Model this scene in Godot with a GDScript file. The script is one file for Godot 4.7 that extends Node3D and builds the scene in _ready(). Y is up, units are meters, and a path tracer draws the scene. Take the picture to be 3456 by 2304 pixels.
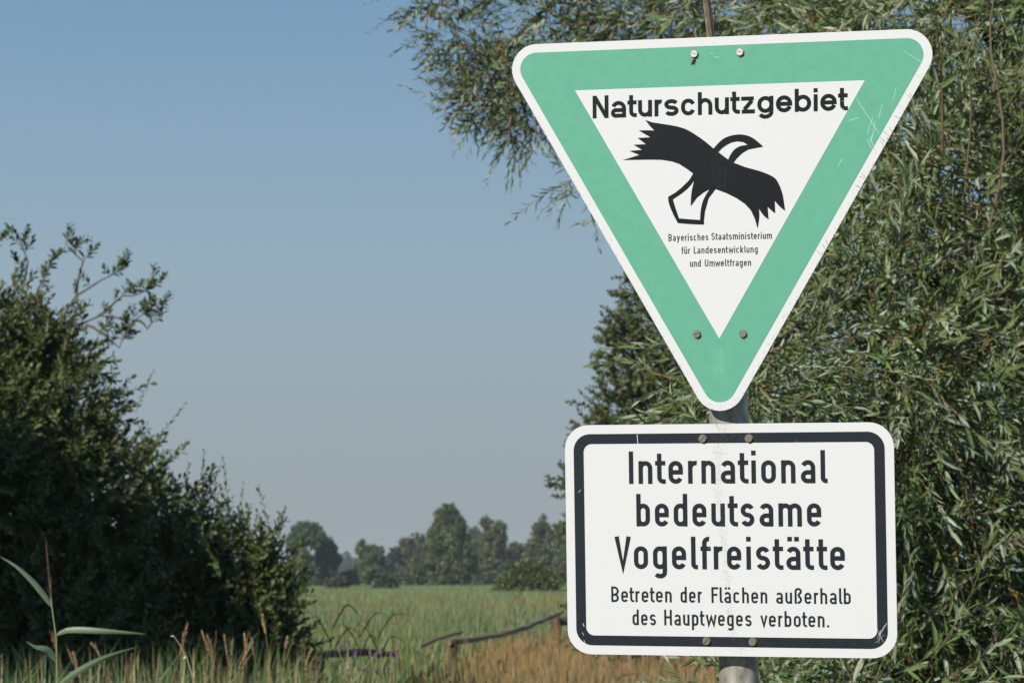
extends Node3D

var rng := RandomNumberGenerator.new()
var used := {}
var patch := FastNoiseLite.new()
var M := {}

# ---------------------------------------------------------------- mesh building
class MB:
	var v := PackedVector3Array()
	var n := PackedVector3Array()
	var c := PackedColorArray()
	var u := PackedVector2Array()
	func t(a: Vector3, b: Vector3, d: Vector3, k: Color) -> void:
		v.append(a); v.append(b); v.append(d)
		c.append(k); c.append(k); c.append(k)
	func q(a: Vector3, b: Vector3, d: Vector3, e: Vector3, k: Color) -> void:
		t(a, b, d, k); t(a, d, e, k)
	func tn(a: Vector3, b: Vector3, d: Vector3, na: Vector3, nb: Vector3, nd: Vector3, k: Color) -> void:
		if (b - a).cross(d - a).dot(na + nb + nd) > 0.0:
			t(a, d, b, k)
			n.append(na); n.append(nd); n.append(nb)
		else:
			t(a, b, d, k)
			n.append(na); n.append(nb); n.append(nd)
	func tuv(a: Vector3, b: Vector3, d: Vector3, ua: Vector2, ub: Vector2, ud: Vector2) -> void:
		t(a, b, d, Color.WHITE)
		u.append(ua); u.append(ub); u.append(ud)
	func into(m: ArrayMesh, mat: Material) -> void:
		if v.is_empty():
			return
		var a := []
		a.resize(Mesh.ARRAY_MAX)
		a[Mesh.ARRAY_VERTEX] = v
		if n.size() == v.size(): a[Mesh.ARRAY_NORMAL] = n
		if u.size() == v.size(): a[Mesh.ARRAY_TEX_UV] = u
		if c.size() == v.size(): a[Mesh.ARRAY_COLOR] = c
		m.add_surface_from_arrays(Mesh.PRIMITIVE_TRIANGLES, a)
		m.surface_set_material(m.get_surface_count() - 1, mat)

func rf(a: float, b: float) -> float:
	return rng.randf_range(a, b)

func rdir() -> Vector3:
	return Vector3(rng.randfn(), rng.randfn(), rng.randfn()).normalized()

func done(mb: MB, mat: Material) -> ArrayMesh:
	var m := ArrayMesh.new()
	mb.into(m, mat)
	return m

func any_side(d: Vector3) -> Vector3:
	return d.cross(Vector3.UP if absf(d.y) < 0.9 else Vector3.RIGHT).normalized()

# a round tapering tube along points, smooth shaded
func tube(m: MB, p: Array, r: Array, sides: int, col: Color, cap := true) -> void:
	var rings := []
	var norms := []
	var s := Vector3.ZERO
	for i in p.size():
		var d: Vector3 = (p[mini(i + 1, p.size() - 1)] - p[maxi(i - 1, 0)]).normalized()
		s = any_side(d) if i == 0 else (s - d * s.dot(d)).normalized()
		var w := d.cross(s)
		var ring := PackedVector3Array()
		var nr := PackedVector3Array()
		for k in sides:
			var a := TAU * k / sides
			var o := s * cos(a) + w * sin(a)
			nr.append(o)
			ring.append(p[i] + o * r[i])
		rings.append(ring)
		norms.append(nr)
	for i in p.size() - 1:
		for k in sides:
			var k2 := (k + 1) % sides
			m.tn(rings[i][k], rings[i + 1][k2], rings[i][k2], norms[i][k], norms[i + 1][k2], norms[i][k2], col)
			m.tn(rings[i][k], rings[i + 1][k], rings[i + 1][k2], norms[i][k], norms[i + 1][k], norms[i + 1][k2], col)
	if cap:
		for e in [0, p.size() - 1]:
			var d: Vector3 = (p[1] - p[0]).normalized() * -1.0 if e == 0 else (p[e] - p[e - 1]).normalized()
			for k in sides:
				m.tn(p[e], rings[e][k], rings[e][(k + 1) % sides], d, d, d, col)

# a bent branch from a to b
func bent(a: Vector3, b: Vector3, sag: float, wild: float, k := 8) -> Array:
	var out := []
	var off := rdir() * wild
	var off2 := rdir() * wild
	for i in k + 1:
		var t := float(i) / k
		out.append(a.lerp(b, t) + Vector3.UP * sag * sin(PI * t) + off * sin(PI * t) * t + off2 * sin(TAU * t) * 0.5)
	return out

func taper(k: int, a: float, b: float) -> Array:
	var out := []
	for i in k:
		out.append(lerpf(a, b, float(i) / (k - 1)))
	return out

# one leaf: a folded, curled blade
func leaf(m: MB, p: Vector3, d: Vector3, nrm: Vector3, L: float, W: float, round_: bool, col: Color, curl: float, fold := 0.35) -> void:
	var s := d.cross(nrm).normalized()
	var nn := s.cross(d).normalized()
	var ts := [0.34, 0.68] if round_ else [0.26, 0.62]
	var ws := [0.72, 1.0] if round_ else [0.88, 0.86]
	var mid := []
	var l := []
	var r := []
	for i in 2:
		var t: float = ts[i]
		var c: Vector3 = p + d * L * t - nn * curl * L * t * t
		var hw: float = W * 0.5 * ws[i]
		mid.append(c)
		l.append(c + s * hw + nn * hw * fold)
		r.append(c - s * hw + nn * hw * fold)
	var tip := p + d * L * (0.98 - absf(curl) * 0.15) - nn * curl * L
	m.t(p, mid[0], l[0], col); m.t(p, r[0], mid[0], col)
	m.q(l[0], mid[0], mid[1], l[1], col); m.q(mid[0], r[0], r[1], mid[1], col)
	m.t(l[1], mid[1], tip, col); m.t(mid[1], r[1], tip, col)

func vary(c: Color, k: float) -> Color:
	var f := 1.0 + rf(-k, k)
	return Color(c.r * f * (1.0 + rf(-k, k) * 0.5), c.g * f, c.b * f * (1.0 + rf(-k, k) * 0.5))

# a leafy shoot growing along +Y
func shoot(o: Dictionary) -> ArrayMesh:
	var top := MB.new()
	var stem := MB.new()
	var L: float = o.len
	var bend: Vector3 = Vector3(rf(-1, 1), 0, rf(-1, 1)) * L * o.get("bend", 0.2)
	var pts := []
	for i in 6:
		var t := i / 5.0
		pts.append(Vector3(0, L * t, 0) + bend * t * t)
	tube(stem, pts, taper(6, o.stem, o.stem * 0.35), 4, vary(o.bark, 0.15), false)
	var n: int = o.n
	for i in n:
		var t: float = lerpf(o.get("from", 0.12), 1.0, float(i) / (n - 1))
		var p := Vector3(0, L * t, 0) + bend * t * t
		var d := (Vector3(0, L, 0) + bend * 2.0 * t).normalized()
		var az := i * 2.4 + rf(-0.5, 0.5)
		var sd := any_side(d)
		var rad := sd * cos(az) + d.cross(sd) * sin(az)
		var a: float = deg_to_rad(o.ang + rf(-14, 14)) * lerpf(1.0, 0.45, t * t)
		var dir := (d * cos(a) + rad * sin(a)).normalized()
		var nrm := (d * sin(a) - rad * cos(a) + rdir() * 0.35).normalized()
		var size: float = rf(0.7, 1.1) * lerpf(1.0, 0.72, t * t)
		var col: Color = vary(o.low, 0.18) if rng.randf() < o.get("pale", 0.3) else vary(o.top, 0.22)
		var curl: float = rf(-0.05, 0.3)
		if rng.randf() < o.get("dry", 0.0):
			col = vary(Color(0.17, 0.08, 0.035), 0.3)
			curl = rf(0.3, 0.7)
		leaf(top, p, dir, nrm, o.leaf * size, o.wide * size * rf(0.85, 1.15), o.get("round", false), col, curl)
	var m := ArrayMesh.new()
	top.into(m, M.leaf_top); stem.into(m, M.bark_plain)
	return m

# a loose bunch of big-leaf faces for crowns seen from far away
func far_clump(size: float, face: float, n: int, col: Color, k: float) -> ArrayMesh:
	var m := MB.new()
	for i in n:
		var p := rdir() * pow(rng.randf(), 0.5) * size
		var d := (rdir() + p.normalized() * 0.5 + Vector3.UP * 0.1).normalized()
		var s := any_side(d).rotated(d, rf(0, TAU))
		var l := face * rf(0.6, 1.2)
		var w := l * rf(0.3, 0.48)
		var e := d.cross(s) * w * 0.3
		var cc := vary(col, k)
		m.t(p - d * l * 0.5, p + s * w + e, p + d * l * 0.5, cc)
		m.t(p - d * l * 0.5, p + d * l * 0.5, p - s * w + e, cc)
	return done(m, M.leaf_top)

# ---------------------------------------------------------------- scene helpers
func unique(called: String) -> String:
	var k: int = used.get(called, -1) + 1
	used[called] = k
	return called if k == 0 else "%s_%03d" % [called, k]

func tag(o: Node, label: String, category: String, group := "", kind := "") -> void:
	if label: o.set_meta("label", label)
	if category: o.set_meta("category", category)
	if group: o.set_meta("group", group)
	if kind: o.set_meta("kind", kind)

func thing(called: String, at: Vector3, label: String, category: String, group := "", kind := "") -> Node3D:
	var o := Node3D.new()
	o.name = unique(called)
	o.position = at
	add_child(o)
	tag(o, label, category, group, kind)
	return o

# a part; when world is true the mesh holds world coordinates and the parent is unrotated
func part(called: String, mesh: Mesh, parent: Node3D, world := false) -> MeshInstance3D:
	var o := MeshInstance3D.new()
	o.name = called
	o.mesh = mesh
	parent.add_child(o, true)
	if world:
		o.position = -parent.position
	return o

func aim(d: Vector3, roll: float, size: float) -> Basis:
	var s := any_side(d).rotated(d, roll)
	return Basis(s, d, s.cross(d)).scaled(Vector3.ONE * size)

func copies(called: String, mesh: Mesh, where: Array, cols: Array, parent: Node3D) -> MultiMeshInstance3D:
	var mm := MultiMesh.new()
	mm.transform_format = MultiMesh.TRANSFORM_3D
	mm.use_colors = true
	mm.mesh = mesh
	mm.instance_count = where.size()
	for i in where.size():
		mm.set_instance_transform(i, where[i])
		mm.set_instance_color(i, cols[i])
	var o := MultiMeshInstance3D.new()
	o.name = called
	o.multimesh = mm
	parent.add_child(o, true)
	o.set_meta("kind", "stuff")
	return o

func tint(k: float) -> Color:
	var f := 1.0 + rf(-k, k)
	return Color(f * (1.0 + rf(-k, k) * 0.6), f, f * (1.0 + rf(-k, k) * 0.6))

# fills ellipsoids (x, y, z, rx, ry, rz, share) with copies of the given shoots
func crown(parent: Node3D, kinds: Array, blobs: Array, count: int, up: float, out: float, fill: float, small: float, big: float, called := "foliage") -> void:
	var lists := []
	var cols := []
	for k in kinds:
		lists.append([])
		cols.append([])
	var total := 0.0
	for b in blobs:
		total += b[6]
	for b in blobs:
		var n := int(round(count * b[6] / total))
		for i in n:
			var e := rdir()
			var p := e * pow(rng.randf(), fill)
			var at := Vector3(b[0] + p.x * b[3], b[1] + p.y * b[4], b[2] + p.z * b[5])
			if at.y < 0.12:
				continue
			var d := (e * out + Vector3.UP * up + rdir() * 0.55).normalized()
			var k := rng.randi() % kinds.size()
			lists[k].append(Transform3D(aim(d, rf(0, TAU), rf(small, big)), at - parent.position))
			cols[k].append(tint(0.16))
	for k in kinds.size():
		copies(called, kinds[k], lists[k], cols[k], parent)

# ---------------------------------------------------------------- lettering drawn as flat print
func arc(cx: float, cy: float, rx: float, ry: float, a0: float, a1: float, k := 10) -> PackedVector2Array:
	var out := PackedVector2Array()
	for i in k + 1:
		var a := deg_to_rad(lerpf(a0, a1, float(i) / k))
		out.append(Vector2(cx + cos(a) * rx, cy + sin(a) * ry))
	return out

func pl(a: Array) -> PackedVector2Array:
	var out := PackedVector2Array()
	for i in range(0, a.size(), 2):
		out.append(Vector2(a[i], a[i + 1]))
	return out

func glyph(ch: String, w: float, X: float, C: float, s: float) -> Array:
	var h := s / 2
	var rx := (w - s) / 2
	var ry := minf(rx, (X - s) / 2)
	var c := w / 2
	var T := X - h - ry
	var B := h + ry
	var D := (C - X) * 0.95
	var R := w - h
	var bowl := arc(c, T, rx, ry, 0, 180) + arc(c, B, rx, ry, 180, 360) + pl([R, T])
	var cy := (C - s) / 2
	var crx := rx
	var cry := minf(crx, cy * 0.55)
	match ch:
		"o": return [bowl]
		"b": return [pl([h, 0, h, C]), bowl]
		"d": return [pl([R, 0, R, C]), bowl]
		"p": return [pl([h, -D, h, X]), bowl]
		"g": return [bowl, pl([R, X, R, -D + h + ry * 0.8]) + arc(c, -D + h + ry * 0.8, rx, ry * 0.8, 0, -150)]
		"n": return [pl([h, 0, h, X]), arc(c, T, rx, ry, 168, 0) + pl([R, 0])]
		"h": return [pl([h, 0, h, C]), arc(c, T, rx, ry, 168, 0) + pl([R, 0])]
		"m":
			var r2 := (w - s) / 4
			return [pl([h, 0, h, X]), arc(h + r2, X - h - r2, r2, r2, 165, 0) + pl([h + 2 * r2, 0]), arc(h + 3 * r2, X - h - r2, r2, r2, 165, 0) + pl([R, 0])]
		"u", "ü":
			var out := [pl([h, X]) + arc(c, B, rx, ry, 180, 348), pl([R, X, R, 0])]
			if ch == "ü": out += dots(c, w, C, s)
			return out
		"a", "ä":
			var lo := X * 0.57
			var rb := (lo - s) / 2 + h * 0.5
			rb = (lo - h - h) / 2
			var out := [pl([R, 0]) + arc(c, T, rx, ry, 0, 158), pl([R, lo - h]) + arc(h + minf(rb, rx), (lo) / 2, minf(rb, rx), (lo - s) / 2, 90, 270) + pl([R, h])]
			if ch == "ä": out += dots(c, w, C, s)
			return out
		"c": return [arc(c, T, rx, ry, 20, 180) + arc(c, B, rx, ry, 180, 340)]
		"e": return [pl([h, X * 0.5, R, X * 0.5]), pl([R, X * 0.5 - h]) + arc(c, T, rx, ry, 0, 180) + arc(c, B, rx, ry, 180, 338)]
		"f": return [pl([w * 0.38, 0]) + arc(w * 0.38 + w * 0.42, C - h - w * 0.42, w * 0.42, w * 0.42, 180, 82), pl([0, X - h, w, X - h])]
		"i": return [pl([h, 0, h, X]), pl([h, C - s * 1.05, h, C])]
		"k": return [pl([h, 0, h, C]), pl([s * 0.8, X * 0.36, R, X]), pl([w * 0.42, X * 0.56, R, 0])]
		"l": return [pl([h, C]) + arc(h + w * 0.45, h + w * 0.45, w * 0.45, w * 0.45, 180, 270) + pl([w, h])]
		"r": return [pl([h, 0, h, X]), arc(h + w * 0.52, X - h - w * 0.5, w * 0.52, w * 0.5, 165, 78)]
		"s":
			var q := (X - s) / 4
			return [arc(c, X - h - q, rx, q, 22, 180) + arc(c, X - h - q, rx, q, 196, 262, 5) + arc(c, h + q, rx, q, 82, -158, 16)]
		"t":
			var st := w * 0.4
			return [pl([st, minf(C, X * 1.32)]) + arc(st + w * 0.4, h + w * 0.4, w * 0.4, w * 0.4, 180, 270) + pl([w, h]), pl([0, X - h, w * 0.98, X - h])]
		"v": return [pl([h, X, c, h * 0.8, R, X])]
		"w": return [pl([h, X, w * 0.27, h * 0.8, c, X * 0.8, w * 0.73, h * 0.8, R, X])]
		"y": return [pl([h, X, c, h * 0.6]), pl([R, X, w * 0.24, -D])]
		"z": return [pl([0, X - h, w * 0.93, X - h]), pl([R - h * 0.4, X - s, h * 1.5, s]), pl([w * 0.04, h, w, h])]
		"ß":
			var r3 := (w - s) / 2
			return [pl([h, 0]) + arc(c, C - h - r3, r3, r3, 180, -20) + pl([c + h * 0.3, C * 0.56]) + arc(c, h + (C * 0.52 - s) / 2, r3, (C * 0.52 - s) / 2, 70, -110)]
		"B":
			var m := C * 0.53
			var r4 := (m - s) / 2
			var r5 := (C - m - s) / 2 + h
			return [pl([h, 0, h, C]), pl([h, C - h, R - r5, C - h]) + arc(R - r5, C - h - r5 * 0.98, r5, r5 * 0.98, 90, -90) , pl([h, m - h, R - r4, m - h]) + arc(R - r4, h + r4, r4, r4, 90, -90) + pl([h, h])]
		"F": return [pl([h, 0, h, C]), pl([h, C - h, w, C - h]), pl([h, C * 0.52, w * 0.86, C * 0.52])]
		"H": return [pl([h, 0, h, C]), pl([R, 0, R, C]), pl([h, C * 0.52, R, C * 0.52])]
		"I": return [pl([h, 0, h, C])]
		"L": return [pl([h, 0, h, C]), pl([h, h, w, h])]
		"N": return [pl([h, 0, h, C]), pl([R, 0, R, C]), pl([h * 1.1, C - h * 0.5, R - h * 0.1, h * 0.5])]
		"S":
			var q2 := (C - s) / 4
			return [arc(c, C - h - q2, rx, q2, 20, 180) + arc(c, C - h - q2, rx, q2, 196, 262, 5) + arc(c, h + q2, rx, q2, 82, -158, 16)]
		"U": return [pl([h, C]) + arc(c, h + rx, rx, rx, 180, 360) + pl([R, C])]
		"V": return [pl([h, C, c, h * 0.6, R, C])]
		".": return [pl([h, 0, h, s])]
	return []

func dots(c: float, w: float, C: float, s: float) -> Array:
	var o := w * 0.24
	return [pl([c - o, C - s, c - o, C]), pl([c + o, C - s, c + o, C])]

const NARROW := {"a": 0.61, "b": 0.61, "c": 0.58, "d": 0.61, "e": 0.62, "f": 0.45, "g": 0.61, "h": 0.6, "i": 0.0, "k": 0.62, "l": 0.29, "m": 1.02, "n": 0.6, "o": 0.62, "p": 0.61, "r": 0.45, "s": 0.6, "t": 0.45, "u": 0.6, "v": 0.66, "w": 1.02, "y": 0.66, "z": 0.58, "ß": 0.66, "ä": 0.61, "ü": 0.6, "B": 0.7, "F": 0.62, "H": 0.72, "I": 0.0, "L": 0.6, "N": 0.74, "S": 0.7, "U": 0.72, "V": 0.73, ".": 0.0}

const WIDE := {"N": 0.99, "a": 0.94, "t": 0.58, "u": 0.86, "r": 0.52, "s": 0.88, "c": 0.88, "h": 0.88, "z": 0.82, "g": 0.97, "e": 0.98, "b": 0.98, "i": 0.0}

# strokes of constant width with mitred corners
func stroke(m: MB, p: PackedVector2Array, s: float, z: float, size: float) -> void:
	var closed := p[0].distance_to(p[p.size() - 1]) < s * 0.02
	var a := []
	var b := []
	var k := p.size()
	for i in k:
		var d1 := Vector2.ZERO
		var d2 := Vector2.ZERO
		if i > 0: d1 = (p[i] - p[i - 1]).normalized()
		elif closed: d1 = (p[0] - p[k - 2]).normalized()
		if i < k - 1: d2 = (p[i + 1] - p[i]).normalized()
		elif closed: d2 = (p[1] - p[0]).normalized()
		if d1 == Vector2.ZERO: d1 = d2
		if d2 == Vector2.ZERO: d2 = d1
		var nn := (d1.orthogonal() + d2.orthogonal()).normalized()
		var e: float = minf(1.0 / maxf(nn.dot(d1.orthogonal()), 0.2), 3.0)
		a.append(p[i] + nn * s * 0.5 * e)
		b.append(p[i] - nn * s * 0.5 * e)
	for i in k - 1:
		if p[i].distance_to(p[i + 1]) < 1e-7: continue
		print2(m, [a[i], a[i + 1], b[i + 1]], z, size)
		print2(m, [a[i], b[i + 1], b[i]], z, size)

func print2(m: MB, t: Array, z: float, size: float) -> void:
	var q := []
	var uv := []
	for p in t:
		q.append(Vector3(p.x, p.y, z))
		uv.append(Vector2(p.x / size + 0.5, 0.5 - p.y / size))
	if (q[1] - q[0]).cross(q[2] - q[0]).z > 0.0: m.tuv(q[0], q[2], q[1], uv[0], uv[2], uv[1])
	else: m.tuv(q[0], q[1], q[2], uv[0], uv[1], uv[2])
	for i in 3: m.n.append(Vector3(0, 0, 1))

func word(m: MB, text: String, x0: float, x1: float, base: float, X: float, C: float, s: float, size: float, z: float, wide := 1.0) -> void:
	var ws := []
	var total := 0.0
	var gap := X * (0.22 if wide == 1.0 else 0.15)
	for i in text.length():
		var f: float = NARROW[text[i]] if wide == 1.0 else WIDE[text[i]]
		var w := s if f == 0.0 else X * f
		var g := 0.0 if i == text.length() - 1 else gap * (0.55 if text[i] in "rftvVlFLw" or text[i + 1] in "tfvw" else 1.0)
		ws.append([w, g, f == 0.0])
		total += w + g
	var fixed := 0.0
	for e in ws:
		if e[2]: fixed += e[0]
	var k := (x1 - x0 - fixed) / (total - fixed)
	var x := x0
	for i in text.length():
		var w: float = ws[i][0] * (1.0 if ws[i][2] else k)
		var j := 0
		for st in glyph(text[i], w, X, C, s):
			var moved := PackedVector2Array()
			for p in st: moved.append(p + Vector2(x, base))
			stroke(m, moved, s, z + j * 0.00006, size)
			j += 1
		x += w + ws[i][1] * k

func rounded(corners: Array, r: float, k := 10) -> PackedVector2Array:
	var out := PackedVector2Array()
	var n := corners.size()
	for i in n:
		var p: Vector2 = corners[i]
		var a: Vector2 = (corners[(i + n - 1) % n] - p).normalized()
		var b: Vector2 = (corners[(i + 1) % n] - p).normalized()
		var half := a.angle_to(b) / 2.0
		var mid := p + (a + b).normalized() * (r / sin(absf(half)))
		var t := r / tan(absf(half))
		var s0 := (p + a * t - mid)
		var turn := s0.angle_to(p + b * t - mid)
		for j in k + 1:
			out.append(mid + s0.rotated(turn * j / k))
	return out

func flat(m: MB, poly: PackedVector2Array, z: float, size: float, back := false) -> void:
	var ix := Geometry2D.triangulate_polygon(poly)
	for i in range(0, ix.size(), 3):
		print2(m, [poly[ix[i]], poly[ix[i + 1]], poly[ix[i + 2]]], z, size)
	if back:
		for i in range(m.n.size() - ix.size(), m.n.size()): m.n[i] = Vector3(0, 0, -1)

func plate_body(poly: PackedVector2Array, thick: float, size: float, face: Material, edge: Material) -> ArrayMesh:
	var f := MB.new()
	flat(f, poly, 0.0, size)
	var e := MB.new()
	for i in poly.size():
		var a := poly[i]
		var b := poly[(i + 1) % poly.size()]
		var nn := Vector3((b - a).y, -(b - a).x, 0).normalized()
		if nn.dot(Vector3(a.x, a.y, 0)) < 0: nn = -nn
		e.tn(Vector3(a.x, a.y, 0), Vector3(b.x, b.y, 0), Vector3(b.x, b.y, -thick), nn, nn, nn, Color.WHITE)
		e.tn(Vector3(a.x, a.y, 0), Vector3(b.x, b.y, -thick), Vector3(a.x, a.y, -thick), nn, nn, nn, Color.WHITE)
	var ix := Geometry2D.triangulate_polygon(poly)
	for i in range(0, ix.size(), 3):
		var q := []
		for j in 3: q.append(Vector3(poly[ix[i + j]].x, poly[ix[i + j]].y, -thick))
		e.tn(q[0], q[1], q[2], Vector3(0, 0, -1), Vector3(0, 0, -1), Vector3(0, 0, -1), Color.WHITE)
	var m := ArrayMesh.new()
	f.into(m, face)
	e.into(m, edge)
	return m

func mm_poly(a: Array) -> PackedVector2Array:
	var out := PackedVector2Array()
	for i in range(0, a.size(), 2): out.append(Vector2(a[i], a[i + 1]) * 0.001)
	return smoothed(out)

# rounds the gentle bends of an outline and keeps its sharp points
func smoothed(p: PackedVector2Array) -> PackedVector2Array:
	var out := PackedVector2Array()
	var n := p.size()
	for i in n:
		var a := p[i]
		var b := p[(i + 1) % n]
		var before := p[(i + n - 1) % n]
		var after := p[(i + 2) % n]
		var chord := b - a
		var ta := chord
		var tb := chord
		if absf((a - before).angle_to(chord)) < 0.75: ta = ((a - before).normalized() + chord.normalized()).normalized() * chord.length()
		if absf(chord.angle_to(after - b)) < 0.75: tb = (chord.normalized() + (after - b).normalized()).normalized() * chord.length()
		for k in 4:
			var t := k / 4.0
			var t2 := t * t
			var t3 := t2 * t
			out.append(a * (2 * t3 - 3 * t2 + 1) + ta * (t3 - 2 * t2 + t) + b * (-2 * t3 + 3 * t2) + tb * (t3 - t2))
	return out

# slotted screw standing on the face of a sign
func bolt(parent: Node3D, at: Vector2, turn: float, bright: bool) -> void:
	var b := MB.new()
	var g := Color.WHITE
	var r := 0.0052
	tube(b, [Vector3(0, 0, 0.0012), Vector3(0, 0, 0.0034)], [r, r], 18, g)
	for side in [-1, 1]:
		var half := PackedVector2Array()
		var a0 := asin(0.14)
		for i in 11:
			var a := lerpf(a0, PI - a0, i / 10.0)
			half.append(Vector2(cos(a), sin(a) * side).rotated(turn) * r)
		var ix := Geometry2D.triangulate_polygon(half)
		var up := Vector3(0, 0, 1)
		for i in range(0, ix.size(), 3):
			var q := []
			for j in 3: q.append(Vector3(half[ix[i + j]].x, half[ix[i + j]].y, 0.0046))
			b.tn(q[0], q[1], q[2], up, up, up, g)
		for i in half.size():
			var p := half[i]
			var p2 := half[(i + 1) % half.size()]
			var nn := Vector3((p + p2).x, (p + p2).y, 0).normalized()
			b.tn(Vector3(p.x, p.y, 0.003), Vector3(p2.x, p2.y, 0.003), Vector3(p2.x, p2.y, 0.0046), nn, nn, nn, g)
			b.tn(Vector3(p.x, p.y, 0.003), Vector3(p2.x, p2.y, 0.0046), Vector3(p.x, p.y, 0.0046), nn, nn, nn, g)
	var o := part("bolt", done(b, M.bolt_bright if bright else M.bolt_dull), parent)
	o.position = Vector3(at.x, at.y, 0) * 0.001
	var w := MB.new()
	tube(w, [Vector3(0, 0, -0.004), Vector3(0, 0, 0.0013)], [0.0066, 0.0064], 18, g)
	part("washer", done(w, M.bolt_dull), o)

func line(img: Image, a: Vector2, b: Vector2, w: float, col: Color, wob := 0.6) -> void:
	var n := int(a.distance_to(b) * 1.5) + 1
	var off := 0.0
	for i in n + 1:
		off = clampf(off + rf(-0.3, 0.3), -wob, wob)
		var p := a.lerp(b, float(i) / n) + Vector2(off, off)
		spot(img, p, w * rf(0.6, 1.1), col, 0.85)

func spot(img: Image, p: Vector2, r: float, col: Color, amount: float) -> void:
	var k := int(ceil(r + 0.5))
	for y in range(int(p.y) - k, int(p.y) + k + 1):
		for x in range(int(p.x) - k, int(p.x) + k + 1):
			if x < 0 or y < 0 or x >= img.get_width() or y >= img.get_height(): continue
			var f := clampf(r + 0.5 - Vector2(x, y).distance_to(p), 0, 1) * amount
			if f > 0: img.set_pixel(x, y, img.get_pixel(x, y).lerp(col, f))

func grain(freq: float, lo: Color, hi: Color, normal := false, size := 512) -> NoiseTexture2D:
	var t := NoiseTexture2D.new()
	t.width = size; t.height = size
	t.seamless = true
	t.normalize = true
	var nz := FastNoiseLite.new()
	nz.seed = 7
	nz.frequency = freq
	nz.fractal_octaves = 4
	t.noise = nz
	t.as_normal_map = normal
	if not normal:
		var g := Gradient.new()
		g.offsets = PackedFloat32Array([0.0, 1.0])
		g.colors = PackedColorArray([lo, hi])
		t.color_ramp = g
	return t

func mat(called: String, col: Color, rough: float, metal := 0.0) -> StandardMaterial3D:
	var m := StandardMaterial3D.new()
	m.resource_name = called
	m.albedo_color = col
	m.roughness = rough
	m.metallic = metal
	return m

func _ready() -> void:
	rng.seed = 20240611
	patch.seed = 5
	patch.frequency = 0.035
	# ------------------------------------------------------------ camera, sky, sun, exposure
	var cam := Camera3D.new()
	cam.name = "camera"
	add_child(cam)
	cam.transform = Transform3D(Basis(Vector3(0.999962, -0.008682, -0.000885), Vector3(0.008727, 0.994808, 0.101394), Vector3(0, -0.101398, 0.994846)).orthonormalized(), Vector3(0, 1.6, 0))
	var lens := CameraAttributesPhysical.new()
	lens.frustum_focal_length = 81.25
	lens.frustum_focus_distance = 3.55
	lens.frustum_near = 0.1
	lens.frustum_far = 4000.0
	lens.exposure_aperture = 16.0
	cam.attributes = lens
	cam.far = 4000.0
	cam.current = true

	var env := Environment.new()
	env.background_mode = Environment.BG_SKY
	env.tonemap_mode = Environment.TONE_MAPPER_LINEAR
	env.tonemap_exposure = 1.0
	env.sdfgi_enabled = true
	env.ssao_enabled = true
	env.ssil_enabled = true
	var sky := Sky.new()
	var pano := PanoramaSkyMaterial.new()
	pano.panorama = sky_image()
	sky.sky_material = pano
	env.sky = sky
	env.fog_enabled = true
	env.fog_density = 0.0003
	env.fog_light_color = Color(0.8, 0.84, 0.87)
	var we := WorldEnvironment.new()
	we.name = "world_environment"
	we.environment = env
	add_child(we)

	var sun := DirectionalLight3D.new()
	sun.name = "sun"
	sun.light_energy = 1.6
	sun.light_angular_distance = 0.5
	sun.light_color = Color(1.0, 0.975, 0.93)
	sun.shadow_enabled = true
	add_child(sun)
	sun.look_at_from_position(Vector3.ZERO, Vector3(0.515, -0.463, -0.721), Vector3.UP)

	materials()
	ground()
	signs()
	far_trees()
	shade_trees()
	left_bushes()
	middle_tree()
	willow()
	fence()
	vegetation()
	reeds_and_thistles()

func sky_image() -> ImageTexture:
	var h := 720
	var img := Image.create_empty(16, h, false, Image.FORMAT_RGBF)
	# elevation in degrees, then linear radiance of the air
	var stops := [[-90.0, 0.10, 0.11, 0.07], [-0.6, 0.22, 0.25, 0.24], [0.0, 0.330, 0.372, 0.392], [2.4, 0.322, 0.378, 0.405], [5.0, 0.322, 0.404, 0.458], [7.5, 0.306, 0.415, 0.497], [11.0, 0.248, 0.382, 0.512], [14.0, 0.198, 0.342, 0.505], [25.0, 0.140, 0.275, 0.470], [50.0, 0.095, 0.215, 0.410], [90.0, 0.075, 0.185, 0.370]]
	for y in h:
		var e := 90.0 - (y + 0.5) * 180.0 / h
		var c := Color.BLACK
		for i in stops.size() - 1:
			if e >= stops[i][0] and e <= stops[i + 1][0]:
				var t: float = (e - stops[i][0]) / (stops[i + 1][0] - stops[i][0])
				c = Color(lerpf(stops[i][1], stops[i + 1][1], t), lerpf(stops[i][2], stops[i + 1][2], t), lerpf(stops[i][3], stops[i + 1][3], t))
		for x in 16: img.set_pixel(x, y, c)
	return ImageTexture.create_from_image(img)

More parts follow.
